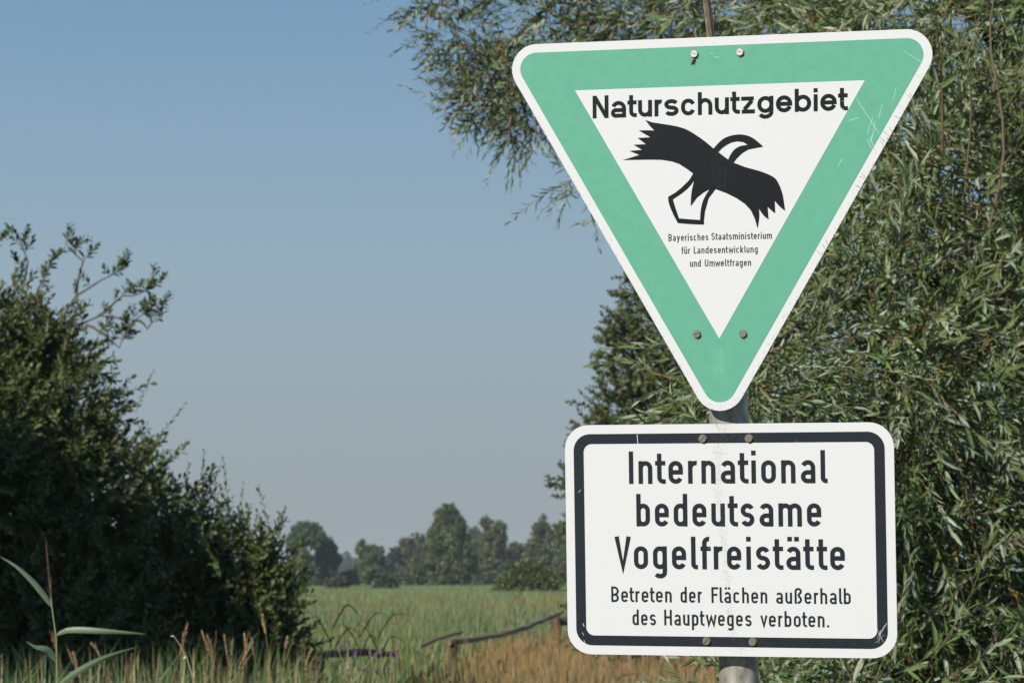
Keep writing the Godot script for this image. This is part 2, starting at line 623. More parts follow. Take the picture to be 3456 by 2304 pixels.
func materials() -> void:
	var lt := mat("leaf", Color.WHITE, 0.5)
	lt.vertex_color_use_as_albedo = true
	lt.backlight_enabled = true
	lt.backlight = Color(0.44, 0.5, 0.2)
	M.leaf_top = lt
	var gr := mat("grass blade", Color.WHITE, 0.5)
	gr.vertex_color_use_as_albedo = true
	gr.backlight_enabled = true
	gr.backlight = Color(0.31, 0.34, 0.14)
	M.grass = gr
	var bp := mat("twig bark", Color.WHITE, 0.75)
	bp.vertex_color_use_as_albedo = true
	M.bark_plain = bp
	var bk := mat("bark", Color.WHITE, 0.9)
	bk.vertex_color_use_as_albedo = true
	bk.albedo_texture = grain(0.02, Color(0.45, 0.42, 0.4), Color(1, 1, 1))
	bk.uv1_triplanar = true
	bk.uv1_scale = Vector3(9, 1.6, 9)
	M.bark = bk
	var dw := mat("weathered wood", Color.WHITE, 0.9)
	dw.vertex_color_use_as_albedo = true
	dw.albedo_texture = grain(0.015, Color(0.35, 0.3, 0.27), Color(1, 0.98, 0.95))
	dw.uv1_triplanar = true
	dw.uv1_scale = Vector3(60, 5, 60)
	M.old_wood = dw
	var st := mat("galvanised steel", Color.WHITE, 0.55, 0.25)
	st.albedo_texture = grain(0.012, Color(0.47, 0.46, 0.43), Color(0.88, 0.87, 0.83))
	st.uv1_triplanar = true
	st.uv1_scale = Vector3(7, 3.5, 7)
	st.roughness_texture = grain(0.03, Color(0.5, 0.5, 0.5), Color(0.9, 0.9, 0.9))
	M.steel = st
	M.alu = mat("bare aluminium edge", Color(0.45, 0.43, 0.41), 0.5, 0.6)
	var bb := mat("bright zinc screw", Color(0.74, 0.74, 0.72), 0.42, 0.35)
	M.bolt_bright = bb
	var bd := mat("dull zinc screw", Color.WHITE, 0.55, 0.3)
	bd.albedo_texture = grain(0.05, Color(0.3, 0.28, 0.23), Color(0.62, 0.61, 0.56))
	bd.uv1_triplanar = true
	bd.uv1_scale = Vector3(60, 60, 60)
	M.bolt_dull = bd

func film(called: String, img: Image, fine: Texture2D) -> StandardMaterial3D:
	var m := mat(called, Color.WHITE, 0.38)
	m.albedo_texture = ImageTexture.create_from_image(img)
	m.detail_enabled = true
	m.detail_albedo = fine
	m.detail_blend_mode = BaseMaterial3D.BLEND_MODE_MUL
	m.metallic_specular = 0.28
	return m

func ground() -> void:
	var m := MB.new()
	var g := Color.WHITE
	var n := 24
	var ext := 2600.0
	var up := Vector3.UP
	for i in n:
		for j in n:
			var c := []
			for k in [[0, 0], [1, 0], [1, 1], [0, 1]]:
				c.append(Vector3(lerpf(-ext, ext, float(i + k[0]) / n), 0, lerpf(-ext, ext, float(j + k[1]) / n)))
			m.tn(c[0], c[1], c[2], up, up, up, g)
			m.tn(c[0], c[2], c[3], up, up, up, g)
	var gm := mat("marsh soil and low growth", Color.WHITE, 0.95)
	gm.albedo_texture = grain(0.02, Color(0.2, 0.2, 0.11), Color(0.36, 0.36, 0.2))
	gm.uv1_triplanar = true
	gm.uv1_world_triplanar = true
	gm.uv1_scale = Vector3(0.07, 0.07, 0.07)
	var o := part("ground", done(m, gm), self)
	tag(o, "", "", "", "structure")

# ---------------------------------------------------------------- the sign post with its two signs
const PB := [Vector3(0.971119, -0.014232, 0.238172), Vector3(-0.005936, 0.996469, 0.083748), Vector3(-0.238523, -0.082743, 0.967605)]
const PO := Vector3(0.3235, 1.653, -3.4969)

func clamp_band(parent: Node3D, y: float, x: float, tilt: float) -> void:
	var m := MB.new()
	# band round the pipe, and the channel that carries the two screws
	var ring := []
	for i in 25:
		var a := TAU * i / 24
		ring.append(Vector3(x + cos(a) * 0.0322, y, -0.057 + sin(a) * 0.0322))
	tube(m, ring, taper(25, 0.0022, 0.0022), 6, Color.WHITE, false)
	for e in [-0.006, 0.006]:
		tube(m, [Vector3(-0.045, y + e, -0.0065), Vector3(0.045, y + e, -0.0065)], [0.0035, 0.0035], 6, Color.WHITE)
		for s in [-1, 1]:
			tube(m, [Vector3(0.036 * s, y + e, -0.0065), Vector3(x + 0.0315 * s, y + e, -0.05)], [0.003, 0.003], 6, Color.WHITE)
	var o := part("clamp", done(m, M.steel), parent)
	o.rotation.z = tilt

func signs() -> void:
	rng.seed = 101
	var B := Basis(PB[0], PB[1], PB[2]).orthonormalized()
	var plate_at := Transform3D(B, PO)
	# pipe: an open tube that leans a little
	var ax := (B * Vector3(-0.0222, 0.99975, 0)).normalized()
	var mid := plate_at * Vector3(0, 0, -0.057)
	var foot := mid - ax * (mid.y / ax.y)
	var post := thing("sign_post", foot, "grey galvanised steel pipe post carrying both nature reserve signs", "post")
	var pm := MB.new()
	var top := mid + ax * 0.742
	var bottom := foot - ax * 0.5
	tube(pm, [bottom, foot, mid - ax * 0.4, mid, mid + ax * 0.4, top], taper(6, 0.03, 0.03), 40, Color.WHITE, false)
	tube(pm, [top, top - ax * 0.35], [0.027, 0.027], 30, Color.WHITE, false)
	for i in 40:
		var s := any_side(ax)
		var a := s.rotated(ax, TAU * i / 40)
		var b := s.rotated(ax, TAU * (i + 1) / 40)
		pm.tn(top + a * 0.03, top + b * 0.03, top + b * 0.027, ax, ax, ax, Color.WHITE)
		pm.tn(top + a * 0.03, top + b * 0.027, top + a * 0.027, ax, ax, ax, Color.WHITE)
	part("pipe", done(pm, M.steel), post, true)

	# dry stick standing in the open pipe
	var s0 := plate_at * Vector3(-0.004, 0.42, -0.062)
	var s1 := plate_at * Vector3(-0.0227, 0.77, -0.057)
	var s2 := plate_at * Vector3(-0.0285, 0.83, -0.055)
	var s3 := plate_at * Vector3(-0.03, 0.93, -0.058)
	var s4 := plate_at * Vector3(-0.036, 1.06, -0.05)
	var stick := thing("wooden_stick", s0, "thin weathered grey wooden stick standing up behind the green sign", "stick")
	var sm := MB.new()
	for k in 5:
		var a := TAU * k / 5
		var o := (B * Vector3(cos(a), 0, sin(a))) * 0.0036
		tube(sm, [s0 + o, s1 + o * 1.05, s2 + o * 0.95, s3 + o, s4 + o * 0.8], [0.0031, 0.0034, 0.0027, 0.003, 0.002], 7, vary(Color(0.36, 0.3, 0.25), 0.25))
	part("shaft", done(sm, M.old_wood), stick, true)

	var fine := grain(0.35, Color(0.972, 0.972, 0.972), Color(1, 1, 1))
	var blotch := grain(0.06, Color(0.95, 0.955, 0.96), Color(1, 1, 1))
	# ---- triangular sign
	var T := Transform3D(B * Basis(Vector3(0, 0, 1), -0.010109), plate_at * Vector3(-0.00573, 0.55897, 0))
	var tri := thing("triangular_sign", T.origin, "green and white triangular nature reserve sign with black flying eagle emblem", "sign")
	tri.transform = T
	var S := 0.76
	var px := 1100
	var wimg := Image.create_empty(px, px, false, Image.FORMAT_RGB8)
	wimg.fill(Color(0.835, 0.838, 0.845))
	var gimg := Image.create_empty(px, px, false, Image.FORMAT_RGB8)
	gimg.fill(Color(0.39, 0.655, 0.557))
	var at := func(x: float, y: float) -> Vector2: return Vector2((x * 0.001 / S + 0.5) * px, (0.5 - y * 0.001 / S) * px)
	var pale := Color(0.74, 0.87, 0.8)
	var dull := Color(0.5, 0.55, 0.5)
	for l in [[279, 169, 306, 151, 1], [208, 101, 241, 48, 1], [262, 96, 280, 81, 0], [283, 144, 306, 127, 0], [267, 116, 262, 98, 1], [246, 90, 241, 70, 1], [224, 40, 229, 26, 1], [232, 73, 224, 47, 1], [210, 73, 196, 68, 1], [237, 92, 217, 91, 0], [193, 59, 195, 62, 0], [228, 44, 236, 20, 1], [236, 66, 229, 36, 1], [180, 0, 186, 12, 1], [-12, 178, -7, 176, 1], [55, 178, 55, 171, 0], [-6, 172, 2, 170, 1]]:
		line(gimg, at.call(l[0], l[1]), at.call(l[2], l[3]), 0.55, pale if l[4] == 1 else dull)
		line(wimg, at.call(l[0], l[1]), at.call(l[2], l[3]), 0.45, Color(0.7, 0.7, 0.68))
	# thin, slightly paler vertical lines where the pipe stands behind the film
	for i in 46:
		var x := rng.randfn() * 7.0 + 1.0
		var y := rf(-262, -300)
		line(gimg, at.call(x, y), at.call(x + rf(-1, 1), y - rf(8, 45)), 0.35, Color(0.46, 0.69, 0.59), 0.4)
	for b in [[-35.6, 170.0], [34.2, 170.0], [-34.1, -254.0], [35.9, -254.0]]:
		for i in 5:
			line(gimg, at.call(b[0] + rf(-4, 4), b[1]), at.call(b[0] + rf(-4, 4), b[1] - rf(3, 16)), 0.4, Color(0.4, 0.6, 0.5), 0.4)
	for i in 60:
		spot(gimg, at.call(rf(-300, 300), rf(-330, 190)), rf(0.2, 0.7), pale, rf(0.3, 0.8))
	# grime and nicks along the edges
	for i in 320:
		var t := rng.randf()
		var right := rng.randf() < 0.7
		var e := Vector2(lerpf(300, 25, t), lerpf(140, -345, t))
		var inward := pow(rng.randf(), 3.0) * 8.0
		var q := e - Vector2(0.866, 0.5).rotated(-1.0472) * 0.0
		var nrm := Vector2(0.866, -0.5)
		q = Vector2(0, 0) + nrm * (201.0 - inward) + Vector2(0.5, 0.866) * lerpf(-300, 230, t)
		if not right: q.x = -q.x
		spot(wimg, at.call(q.x, q.y), rf(0.3, 0.9), Color(0.4, 0.38, 0.33), rf(0.3, 0.8))
	for i in 14:
		var q := Vector2(0.866, -0.5) * 200.0 + Vector2(0.5, 0.866) * rf(-60, 250)
		line(wimg, at.call(q.x, q.y), at.call(q.x - rf(3, 9), q.y + rf(2, 8)), 0.5, Color(0.5, 0.49, 0.46))
	for i in 40:
		spot(wimg, at.call(rf(-25, 25), rf(-362, -352)), rf(0.3, 0.9), Color(0.5, 0.49, 0.45), 0.6)
	var white_t := film("white reflective film of the triangle", wimg, fine)
	var green := film("green reflective film", gimg, blotch)
	var rho := 0.2015
	var tri_corners := func(r: float) -> Array: return [Vector2(-r * sqrt(3.0), r), Vector2(r * sqrt(3.0), r), Vector2(0, -2 * r)]
	part("plate", plate_body(rounded(tri_corners.call(rho), 0.0385), 0.003, S, white_t, M.alu), tri)
	var gm := MB.new()
	flat(gm, rounded(tri_corners.call(0.1882), 0.025), 0.0003, S)
	part("green_border", done(gm, green), tri)
	var im := MB.new()
	flat(im, PackedVector2Array(tri_corners.call(0.1277)), 0.0006, S)
	part("white_field", done(im, white_t), tri)
	# black print
	var bimg := Image.create_empty(px, px, false, Image.FORMAT_RGB8)
	bimg.fill(Color(0.09, 0.105, 0.115))
	for i in 40:
		spot(bimg, at.call(rf(-150, 150), rf(-90, 120)), rf(0.3, 0.7), Color(0.7, 0.72, 0.72), rf(0.2, 0.6))
	for i in 70:
		var x := rng.randfn() * 11.0 + 4.0
		var y := rf(45, -30)
		line(bimg, at.call(x, y), at.call(x + rf(-0.6, 0.6), y - rf(4, 20)), 0.35, Color(0.17, 0.19, 0.2), 0.4)
	for l in [[10, 96, 10, 94], [187, 84, 189, 88], [22, 112, 22, 108], [186, 98, 190, 97]]:
		line(bimg, at.call(l[0], l[1]), at.call(l[2], l[3]), 0.5, Color(0.7, 0.74, 0.72))
	var black_t := film("black print of the triangle", bimg, blotch)
	var tm := MB.new()
	word(tm, "Naturschutzgebiet", -0.1936, 0.1958, 0.0836, 0.0256, 0.0348, 0.0061, S, 0.0009, 1.42)
	part("lettering", done(tm, black_t), tri)
	var sm2 := MB.new()
	for e in [["Bayerisches", -76.9, -15.7, -106.6], ["Staatsministerium", -11.1, 80.8, -106.1], ["für", -57.0, -43.5, -126.5], ["Landesentwicklung", -38.2, 59.1, -126.3], ["und", -44.1, -27.5, -146.2], ["Umweltfragen", -21.4, 48.9, -146.2]]:
		word(sm2, e[0], e[1] * 0.001, e[2] * 0.001, e[3] * 0.001, 0.0076, 0.0107, 0.00145, S, 0.0009)
	var grey_img := Image.create_empty(8, 8, false, Image.FORMAT_RGB8)
	grey_img.fill(Color(0.2, 0.2, 0.195))
	part("small_lettering", done(sm2, film("small grey-black print", grey_img, blotch)), tri)
	var body := mm_poly([-111.8,78.8,-101.1,74.9,-83.2,71.6,-62.5,67.4,-47.7,62.1,-32.0,52.3,-18.3,42.1,-7.0,32.2,0.2,26.2,15.2,14.9,23.6,10.0,40.1,3.2,63.4,-3.9,78.9,-10.5,87.0,-16.1,92.3,-25.3,97.1,-38.9,99.8,-55.4,100.9,-64.7,93.1,-58.2,85.4,-49.3,86.0,-68.3,80.5,-63.7,74.7,-58.2,75.9,-77.1,68.8,-71.2,61.5,-61.0,62.0,-72.0,59.3,-90.6,55.2,-75.7,49.4,-63.0,40.7,-53.1,28.1,-44.1,12.5,-36.0,-4.1,-29.4,-13.9,-29.5,-22.7,-34.2,-32.6,-41.7,-42.5,-54.8,-42.0,-41.5,-40.4,-28.9,-37.2,-15.9,-38.5,-4.9,-48.1,2.5,-59.9,10.3,-71.7,14.5,-87.5,17.3,-105.4,18.0,-147.2,18.5,-133.2,22.1,-121.3,25.7,-136.8,32.2,-117.2,33.4,-130.1,41.4,-111.2,41.9,-123.7,51.6,-104.2,52.2,-122.0,63.0,-109.1,63.0,-98.0,62.3,-104.1,68.7])
	var head := mm_poly([-7.0,32.2,0.3,40.2,9.2,47.3,18.9,50.8,30.7,52.4,42.4,51.0,53.0,46.4,61.7,39.4,68.7,32.8,55.9,31.2,46.1,29.2,36.3,23.6,28.5,16.1,23.6,10.0,15.2,14.9,18.8,22.2,24.7,29.8,32.5,34.4,44.6,36.4,38.4,40.5,29.6,41.9,20.8,40.6,13.0,36.9,6.1,32.3,0.2,26.2])
	var tail := mm_poly([-38.5,-4.9,-44.2,-14.1,-56.1,-25.6,-66.1,-33.1,-77.2,-39.3,-76.4,-47.6,-70.2,-64.3,-62.4,-79.5,-44.7,-81.4,-22.2,-82.7,-22.0,-70.2,-18.9,-56.7,-14.9,-43.1,-4.1,-29.4,-13.9,-29.5,-18.8,-37.2,-23.8,-46.8,-27.2,-61.3,-28.3,-75.5,-44.6,-74.0,-60.4,-72.5,-66.2,-55.6,-69.7,-43.4,-54.2,-33.4,-44.3,-24.9,-37.2,-15.9])
	var em := MB.new()
	flat(em, body, 0.0009, S)
	var bird := part("eagle_emblem", done(em, black_t), tri)
	var hm := MB.new()
	flat(hm, head, 0.00093, S)
	part("head", done(hm, black_t), bird)
	var lm := MB.new()
	flat(lm, tail, 0.00093, S)
	part("tail", done(lm, black_t), bird)
	bolt(tri, Vector2(-35.6, 176.5), -0.25, true)
	bolt(tri, Vector2(34.2, 176.6), -0.2, true)
	bolt(tri, Vector2(-34.1, -248.3), 0.3, false)
	bolt(tri, Vector2(35.9, -248.5), -0.9, false)
	clamp_band(tri, 0.1765, -0.012, 0.0)
	clamp_band(tri, -0.2484, -0.003, 0.0)

	# small dead insect caught under the first screw
	var bug := thing("insect", T * Vector3(-0.0372, 0.1652, 0.0021), "tiny brown insect hanging below a screw head on green sign border", "insect")
	var bm := MB.new()
	var bo: Vector3 = T.basis * Vector3(0.0022, 0.0042, 0.0006)
	tube(bm, [bo, bo * 0.3, -bo * 0.4, -bo], [0.0008, 0.0018, 0.0016, 0.0006], 8, Color(0.09, 0.045, 0.018))
	for i in 3:
		for s in [-1, 1]:
			var p0: Vector3 = bo * (0.4 - 0.4 * i)
			var p1: Vector3 = p0 + T.basis * Vector3(-0.0026 * s, -0.0008 - 0.0006 * i, -0.0005)
			tube(bm, [p0, p1, p1 + T.basis * Vector3(-0.0008 * s, -0.002, -0.0008)], [0.0003, 0.0002, 0.0002], 4, Color(0.06, 0.035, 0.02))
	part("body", done(bm, M.bark_plain), bug)

	# ---- rectangular supplementary sign
	var rect := thing("rectangular_sign", PO, "white rectangular sign with black frame and German text below triangle", "sign")
	rect.transform = plate_at
	var S2 := 0.52
	var wi := Image.create_empty(px, px, false, Image.FORMAT_RGB8)
	wi.fill(Color(0.835, 0.838, 0.842))
	var ki := Image.create_empty(px, px, false, Image.FORMAT_RGB8)
	ki.fill(Color(0.15, 0.172, 0.198))
	var at2 := func(x: float, y: float) -> Vector2: return Vector2((x * 0.001 / S2 + 0.5) * px, (0.5 - y * 0.001 / S2) * px)
	# streak of lichen and dirt below the pipe
	for i in 1900:
		var y := 175.0 - pow(rng.randf(), 1.5) * 345.0
		var cx := lerpf(-6.0, -14.0, clampf((175.0 - y) / 90.0, 0, 1)) if y > 60 else lerpf(-12.0, 6.0, (60.0 - y) / 230.0)
		if y < -150: cx += 12.0
		var x := cx + rng.randfn() * lerpf(9.0, 4.0, clampf((175.0 - y) / 110.0, 0, 1))
		var k := Color(0.5, 0.5, 0.46).lerp(Color(0.68, 0.68, 0.65), rng.randf())
		spot(wi, at2.call(x, y), rf(0.3, 1.3), k, rf(0.12, 0.7))
		if i % 4 == 0: spot(ki, at2.call(x, y), rf(0.4, 1.4), Color(0.5, 0.51, 0.5), rf(0.15, 0.7))
	for i in 500:
		spot(ki, at2.call(rf(-60, 50), 152.0 + rf(-9, 9)), rf(0.5, 2.2), Color(0.3, 0.31, 0.32), rf(0.1, 0.4))
		spot(ki, at2.call(rf(-60, 60), -155.0 + rf(-9, 9)), rf(0.5, 2.2), Color(0.29, 0.28, 0.27), rf(0.1, 0.4))
	for l in [[-137.5, 160, -136, 144, 1.3], [-226, -128, -224, -133, 1.2], [-227, -142, -225, -146, 1.0], [-225, -153, -223, -158, 0.9], [-230, 72, -226, 76, 0.8], [222, -140, 235, -122, 0.8], [220, -146, 233, -126, 0.7], [219, -128, 229, -150, 0.7], [226, -133, 222, -152, 0.7], [217, -152, 231, -140, 0.5], [78.2, 95, 78.4, 90, 0.8], [-65.5, -4, -64.7, -9, 0.8], [-66.5, -12, -65, -16, 0.9], [-28, -9.5, -27, -12, 0.8], [-30.3, -9.3, -29.5, -14, 0.5], [-118, 32, -118.5, 28, 0.5], [-112, 30, -112.5, 25, 0.5], [105, 150, 105.5, 145, 0.4]]:
		line(ki, at2.call(l[0], l[1]), at2.call(l[2], l[3]), l[4], Color(0.82, 0.83, 0.82))
	for i in 70:
		spot(ki, at2.call(rf(-235, 235), rf(-160, 160)), rf(0.2, 0.6), Color(0.7, 0.72, 0.73), rf(0.2, 0.7))
	for i in 60:
		spot(wi, at2.call(rf(-245, 245), rf(-174, -166)), rf(0.3, 0.8), Color(0.5, 0.48, 0.44), rf(0.2, 0.6))
		spot(wi, at2.call(rf(-245, 245), rf(-170, 170)), rf(0.2, 0.6), Color(0.7, 0.67, 0.6), rf(0.2, 0.5))
	var white_r := film("white reflective film of the rectangle", wi, fine)
	var black_r := film("black print of the rectangle", ki, blotch)
	var box := func(x: float, y: float) -> Array: return [Vector2(-x, y), Vector2(x, y), Vector2(x, -y), Vector2(-x, -y)]
	part("plate", plate_body(rounded(box.call(0.25, 0.175), 0.037), 0.003, S2, white_r, M.alu), rect)
	var fm := MB.new()
	var fo := rounded(box.call(0.2364, 0.1612), 0.0255)
	var fi := rounded(box.call(0.2208, 0.146), 0.0125)
	for i in fo.size():
		var j := (i + 1) % fo.size()
		print2(fm, [fo[i], fo[j], fi[j]], 0.0003, S2)
		print2(fm, [fo[i], fi[j], fi[i]], 0.0003, S2)
	part("black_frame", done(fm, black_r), rect)
	for e in [["International", -150.6, 151.3, 84.8], ["bedeutsame", -140.1, 140.8, 20.2], ["Vogelfreistätte", -174.8, 174.8, -44.6]]:
		var bm2 := MB.new()
		word(bm2, e[0], e[1] * 0.001, e[2] * 0.001, e[3] * 0.001, 0.0348, 0.0495, 0.0069, S2, 0.0003)
		part("large_lettering", done(bm2, black_r), rect)
	var nm := MB.new()
	for e in [["Betreten", -181.0, -87.6, -94.8], ["der", -74.0, -40.5, -94.9], ["Flächen", -26.7, 57.8, -95.0], ["außerhalb", 71.0, 182.4, -95.2], ["des", -148.6, -112.3, -129.7], ["Hauptweges", -99.6, 33.6, -129.6], ["verboten.", 46.7, 149.8, -129.9]]:
		word(nm, e[0], e[1] * 0.001, e[2] * 0.001, e[3] * 0.001, 0.0168, 0.0238, 0.0032, S2, 0.0003)
	part("small_lettering", done(nm, black_r), rect)
	bolt(rect, Vector2(-36.0, 152.5), 0.75, false)
	bolt(rect, Vector2(34.2, 152.5), -0.5, false)
	bolt(rect, Vector2(-35.0, -152.6), 0.9, false)
	bolt(rect, Vector2(34.9, -153.0), -0.7, false)
	clamp_band(rect, 0.1525, -0.0034, 0.0)
	clamp_band(rect, -0.1527, 0.0034, 0.0)

# ---------------------------------------------------------------- trees across the meadow
func far_tree(called: String, label: String, x: float, z: float, blobs: Array, count: int, col: Color, trunk_r: float, trunk_col: Color, face := 0.34, limbs := 6) -> Node3D:
	var base := Vector3(x, 0, z)
	var o := thing(called, base, label, "shrub" if called == "meadow_shrub" else "tree", "trees across the meadow")
	var hi := 0.0
	for b in blobs: hi = maxf(hi, b[1])
	var tm := MB.new()
	tube(tm, bent(base - Vector3.UP * 0.2, base + Vector3(rf(-0.3, 0.3), hi, 0), 0.0, 0.25, 6), taper(7, trunk_r, trunk_r * 0.3), 7, trunk_col)
	part("trunk", done(tm, M.bark_plain), o, true)
	for i in mini(limbs, blobs.size() * 2):
		var b: Array = blobs[i % blobs.size()]
		var lm := MB.new()
		var from: Vector3 = base + Vector3.UP * b[1] * rf(0.35, 0.6)
		var to := base + Vector3(b[0] + rf(-0.6, 0.6) * b[3], b[1] + rf(0.1, 0.9) * b[4], b[2] + rf(-0.6, 0.6) * b[5])
		tube(lm, bent(from, to, 0.1, 0.2, 5), taper(6, trunk_r * 0.45, trunk_r * 0.12), 5, trunk_col)
		part("branch", done(lm, M.bark_plain), o, true)
	var kinds := []
	for k in 3: kinds.append(far_clump(0.42, face, 26, col, 0.28))
	var placed := []
	for b in blobs: placed.append([x + b[0], b[1], z + b[2], b[3], b[4], b[5], b[3] * b[4] * b[6]])
	crown(o, kinds, placed, count, 0.25, 0.6, 0.42, 0.6, 1.25)
	return o

# uneven crown: one main mass and smaller bosses round it
func lumps(h0: float, h1: float, r: float, n: int, taper_top: float) -> Array:
	var out := []
	var hc := (h0 + h1) / 2
	out.append([0, hc, 0, r * 0.58, (h1 - h0) / 2, r * 0.58, 0.9])
	for i in n:
		var t := (i + rf(0.1, 0.9)) / n
		var a := i * 2.4 + rf(-0.6, 0.6)
		var rr := r * lerpf(1.0, taper_top, t) * rf(0.45, 0.85)
		out.append([cos(a) * rr, lerpf(h0 + 0.5, h1 - 0.5, t), sin(a) * rr, r * rf(0.25, 0.5) * lerpf(1.0, 0.75, t), r * rf(0.25, 0.45), r * rf(0.32, 0.5), 1.0])
	return out

func far_trees() -> void:
	rng.seed = 118
	var green := Color(0.085, 0.115, 0.035)
	var dark := Color(0.06, 0.08, 0.026)
	var olive := Color(0.09, 0.113, 0.032)
	var grey := Color(0.098, 0.118, 0.045)
	var bark := Color(0.1, 0.085, 0.065)
	var pale := Color(0.36, 0.34, 0.29)
	# tall round crown on a bare stem with lower growth beneath
	far_tree("poplar_tree", "round-topped fresh green tree on pale stems beside a darker cone", -25.2, -280, [[0.1, 7.1, 0, 1.7, 1.25, 1.6, 1.2], [-1.1, 6.2, 0, 1.3, 0.9, 1.1, 1], [1.2, 6.4, 0.3, 1.2, 1.0, 1.1, 1], [0.5, 7.6, 0, 1.1, 0.8, 1, 1], [-0.9, 5.2, 0.3, 0.9, 0.7, 0.9, 0.6]], 620, Color(0.06, 0.1, 0.035), 0.17, pale)
	far_tree("birch_tree", "thin grey-brown tree with pale trunk under the round green crown", -24.9, -274, lumps(0.6, 5.2, 2.1, 8, 0.6), 380, grey, 0.12, pale)
	far_tree("alder_tree", "dark narrow cone-shaped tree right of round green crown", -23.1, -285, lumps(0.4, 6.7, 2.5, 10, 0.3), 720, dark, 0.16, bark)
	far_tree("round_tree", "small round-headed tree standing apart in the hazy gap", -18.6, -300, lumps(0.4, 6.2, 2.5, 10, 0.75), 640, olive, 0.16, bark)
	far_tree("spruce_tree", "slim dark pointed conifer beside a pale rounded willow", -15.9, -312, lumps(0.3, 5.6, 2.1, 12, 0.1), 560, Color(0.03, 0.05, 0.03), 0.14, bark)
	far_tree("willow_tree", "pale olive rounded willow left of the tallest tree", -13.9, -322, lumps(0.8, 7.1, 3.6, 11, 0.65), 860, Color(0.085, 0.1, 0.045), 0.2, bark)
	far_tree("tall_tree", "tallest broad dark green tree in the far tree line", -7.3, -260, lumps(0.4, 8.9, 4.1, 20, 0.22) + [[0.1, 8.9, 0, 1.0, 0.75, 1.0, 1.2], [-0.4, 8.2, 0.2, 1.3, 0.9, 1.2, 1]], 1900, olive, 0.25, bark)
	far_tree("field_maple_tree", "low spreading tree at the left foot of tallest tree", -10.7, -262, lumps(0.2, 4.4, 2.2, 8, 0.6), 640, Color(0.066, 0.078, 0.034), 0.15, bark)
	far_tree("ash_tree", "faint grey tree far behind the tallest one", -8.2, -450, lumps(1.0, 11.2, 3.0, 9, 0.5), 700, green, 0.22, bark, 0.45)
	far_tree("aspen_tree", "airy grey-green tree with ragged top and pale stems", -2.7, -290, lumps(0.6, 8.9, 2.9, 13, 0.45), 820, grey, 0.17, pale)
	far_tree("hawthorn_tree", "low dark tree between the airy one and the white-stemmed birch", 0.2, -330, lumps(0.3, 6.4, 2.6, 9, 0.5), 520, dark, 0.15, bark)
	far_tree("white_birch_tree", "thin-crowned birch with bare white forked branches", 3.2, -280, lumps(0.8, 8.6, 2.5, 11, 0.55), 430, grey, 0.2, Color(0.5, 0.48, 0.43), 0.3, 12)
	far_tree("lime_tree", "grey-green tree behind the shrub, partly hidden by rectangular sign", 6.3, -292, lumps(0.4, 8.0, 2.9, 10, 0.5), 720, grey, 0.18, bark)
	far_tree("oak_tree", "broad dark tree hidden mostly behind the rectangular sign", 12.0, -290, lumps(0.4, 9.2, 3.4, 9, 0.6), 800, dark, 0.22, bark)
	far_tree("meadow_shrub", "small dark round shrub in reeds below the green cone", -15.2, -200, lumps(0.2, 1.75, 0.95, 5, 0.7), 130, Color(0.05, 0.06, 0.028), 0.05, bark)
	far_tree("meadow_shrub", "low dark shrub in reeds below the hazy gap", -10.7, -190, lumps(0.2, 1.9, 1.05, 5, 0.7), 150, Color(0.05, 0.06, 0.026), 0.05, bark)
	far_tree("meadow_shrub", "wide low shrub at foot of the airy tree", -2.4, -250, lumps(0.2, 2.1, 2.4, 6, 0.8), 260, Color(0.055, 0.066, 0.03), 0.06, bark)
	far_tree("meadow_shrub", "large brownish green shrub standing out in the reed field", 0.75, -140, [[0, 1.3, 0, 1.1, 1.15, 1.1, 1], [-0.9, 1.0, 0, 0.8, 0.75, 0.8, 1], [0.9, 1.15, 0.1, 0.85, 0.95, 0.8, 1], [-1.5, 0.5, 0.2, 0.7, 0.45, 0.7, 0.7], [0.3, 2.0, 0, 0.6, 0.5, 0.6, 0.8], [-0.6, 1.7, 0, 0.45, 0.45, 0.5, 0.7], [1.5, 0.8, 0, 0.5, 0.6, 0.5, 0.6]], 900, Color(0.085, 0.1, 0.025), 0.07, bark, 0.2)
	var gaps := [[-21.0, -290.0, 2.6, 1.9, "low scrub between the dark cone and small round tree"], [-5.0, -275.0, 3.2, 2.2, "rounded scrub between the tallest and airy trees"], [-13.0, -285.0, 3.0, 2.4, "low scrub below the pale rounded willow"], [1.4, -285.0, 3.0, 2.2, "low scrub below the white-stemmed birch"], [-27.8, -270.0, 2.8, 2.0, "low scrub left of the round green crown"], [5.0, -275.0, 2.9, 2.3, "low scrub behind the large field shrub, reaching the sign"]]
	for g in gaps:
		far_tree("meadow_shrub", g[4], g[0], g[1], lumps(0.2, g[2], g[3], 6, 0.7), 300, Color(0.08, 0.09, 0.03), 0.06, bark)
	# the wood on the skyline
	var wood := thing("distant_wood", Vector3(-10, 0, -900), "hazy blue wood along the far edge of the meadow", "wood", "", "stuff")
	var kinds := [far_clump(1.6, 1.3, 26, Color(0.045, 0.07, 0.03), 0.2), far_clump(1.7, 1.3, 26, Color(0.05, 0.07, 0.04), 0.2)]
	var bl := []
	for i in 46:
		var x := -190.0 + i * 7.5 + rf(-2, 2)
		bl.append([x, rf(3.0, 5.0), -900 + rf(-20, 20), rf(4.5, 7), rf(3.5, 6.5), 5.0, 1.0])
	crown(wood, kinds, bl, 2600, 0.2, 0.6, 0.5, 0.8, 1.4)

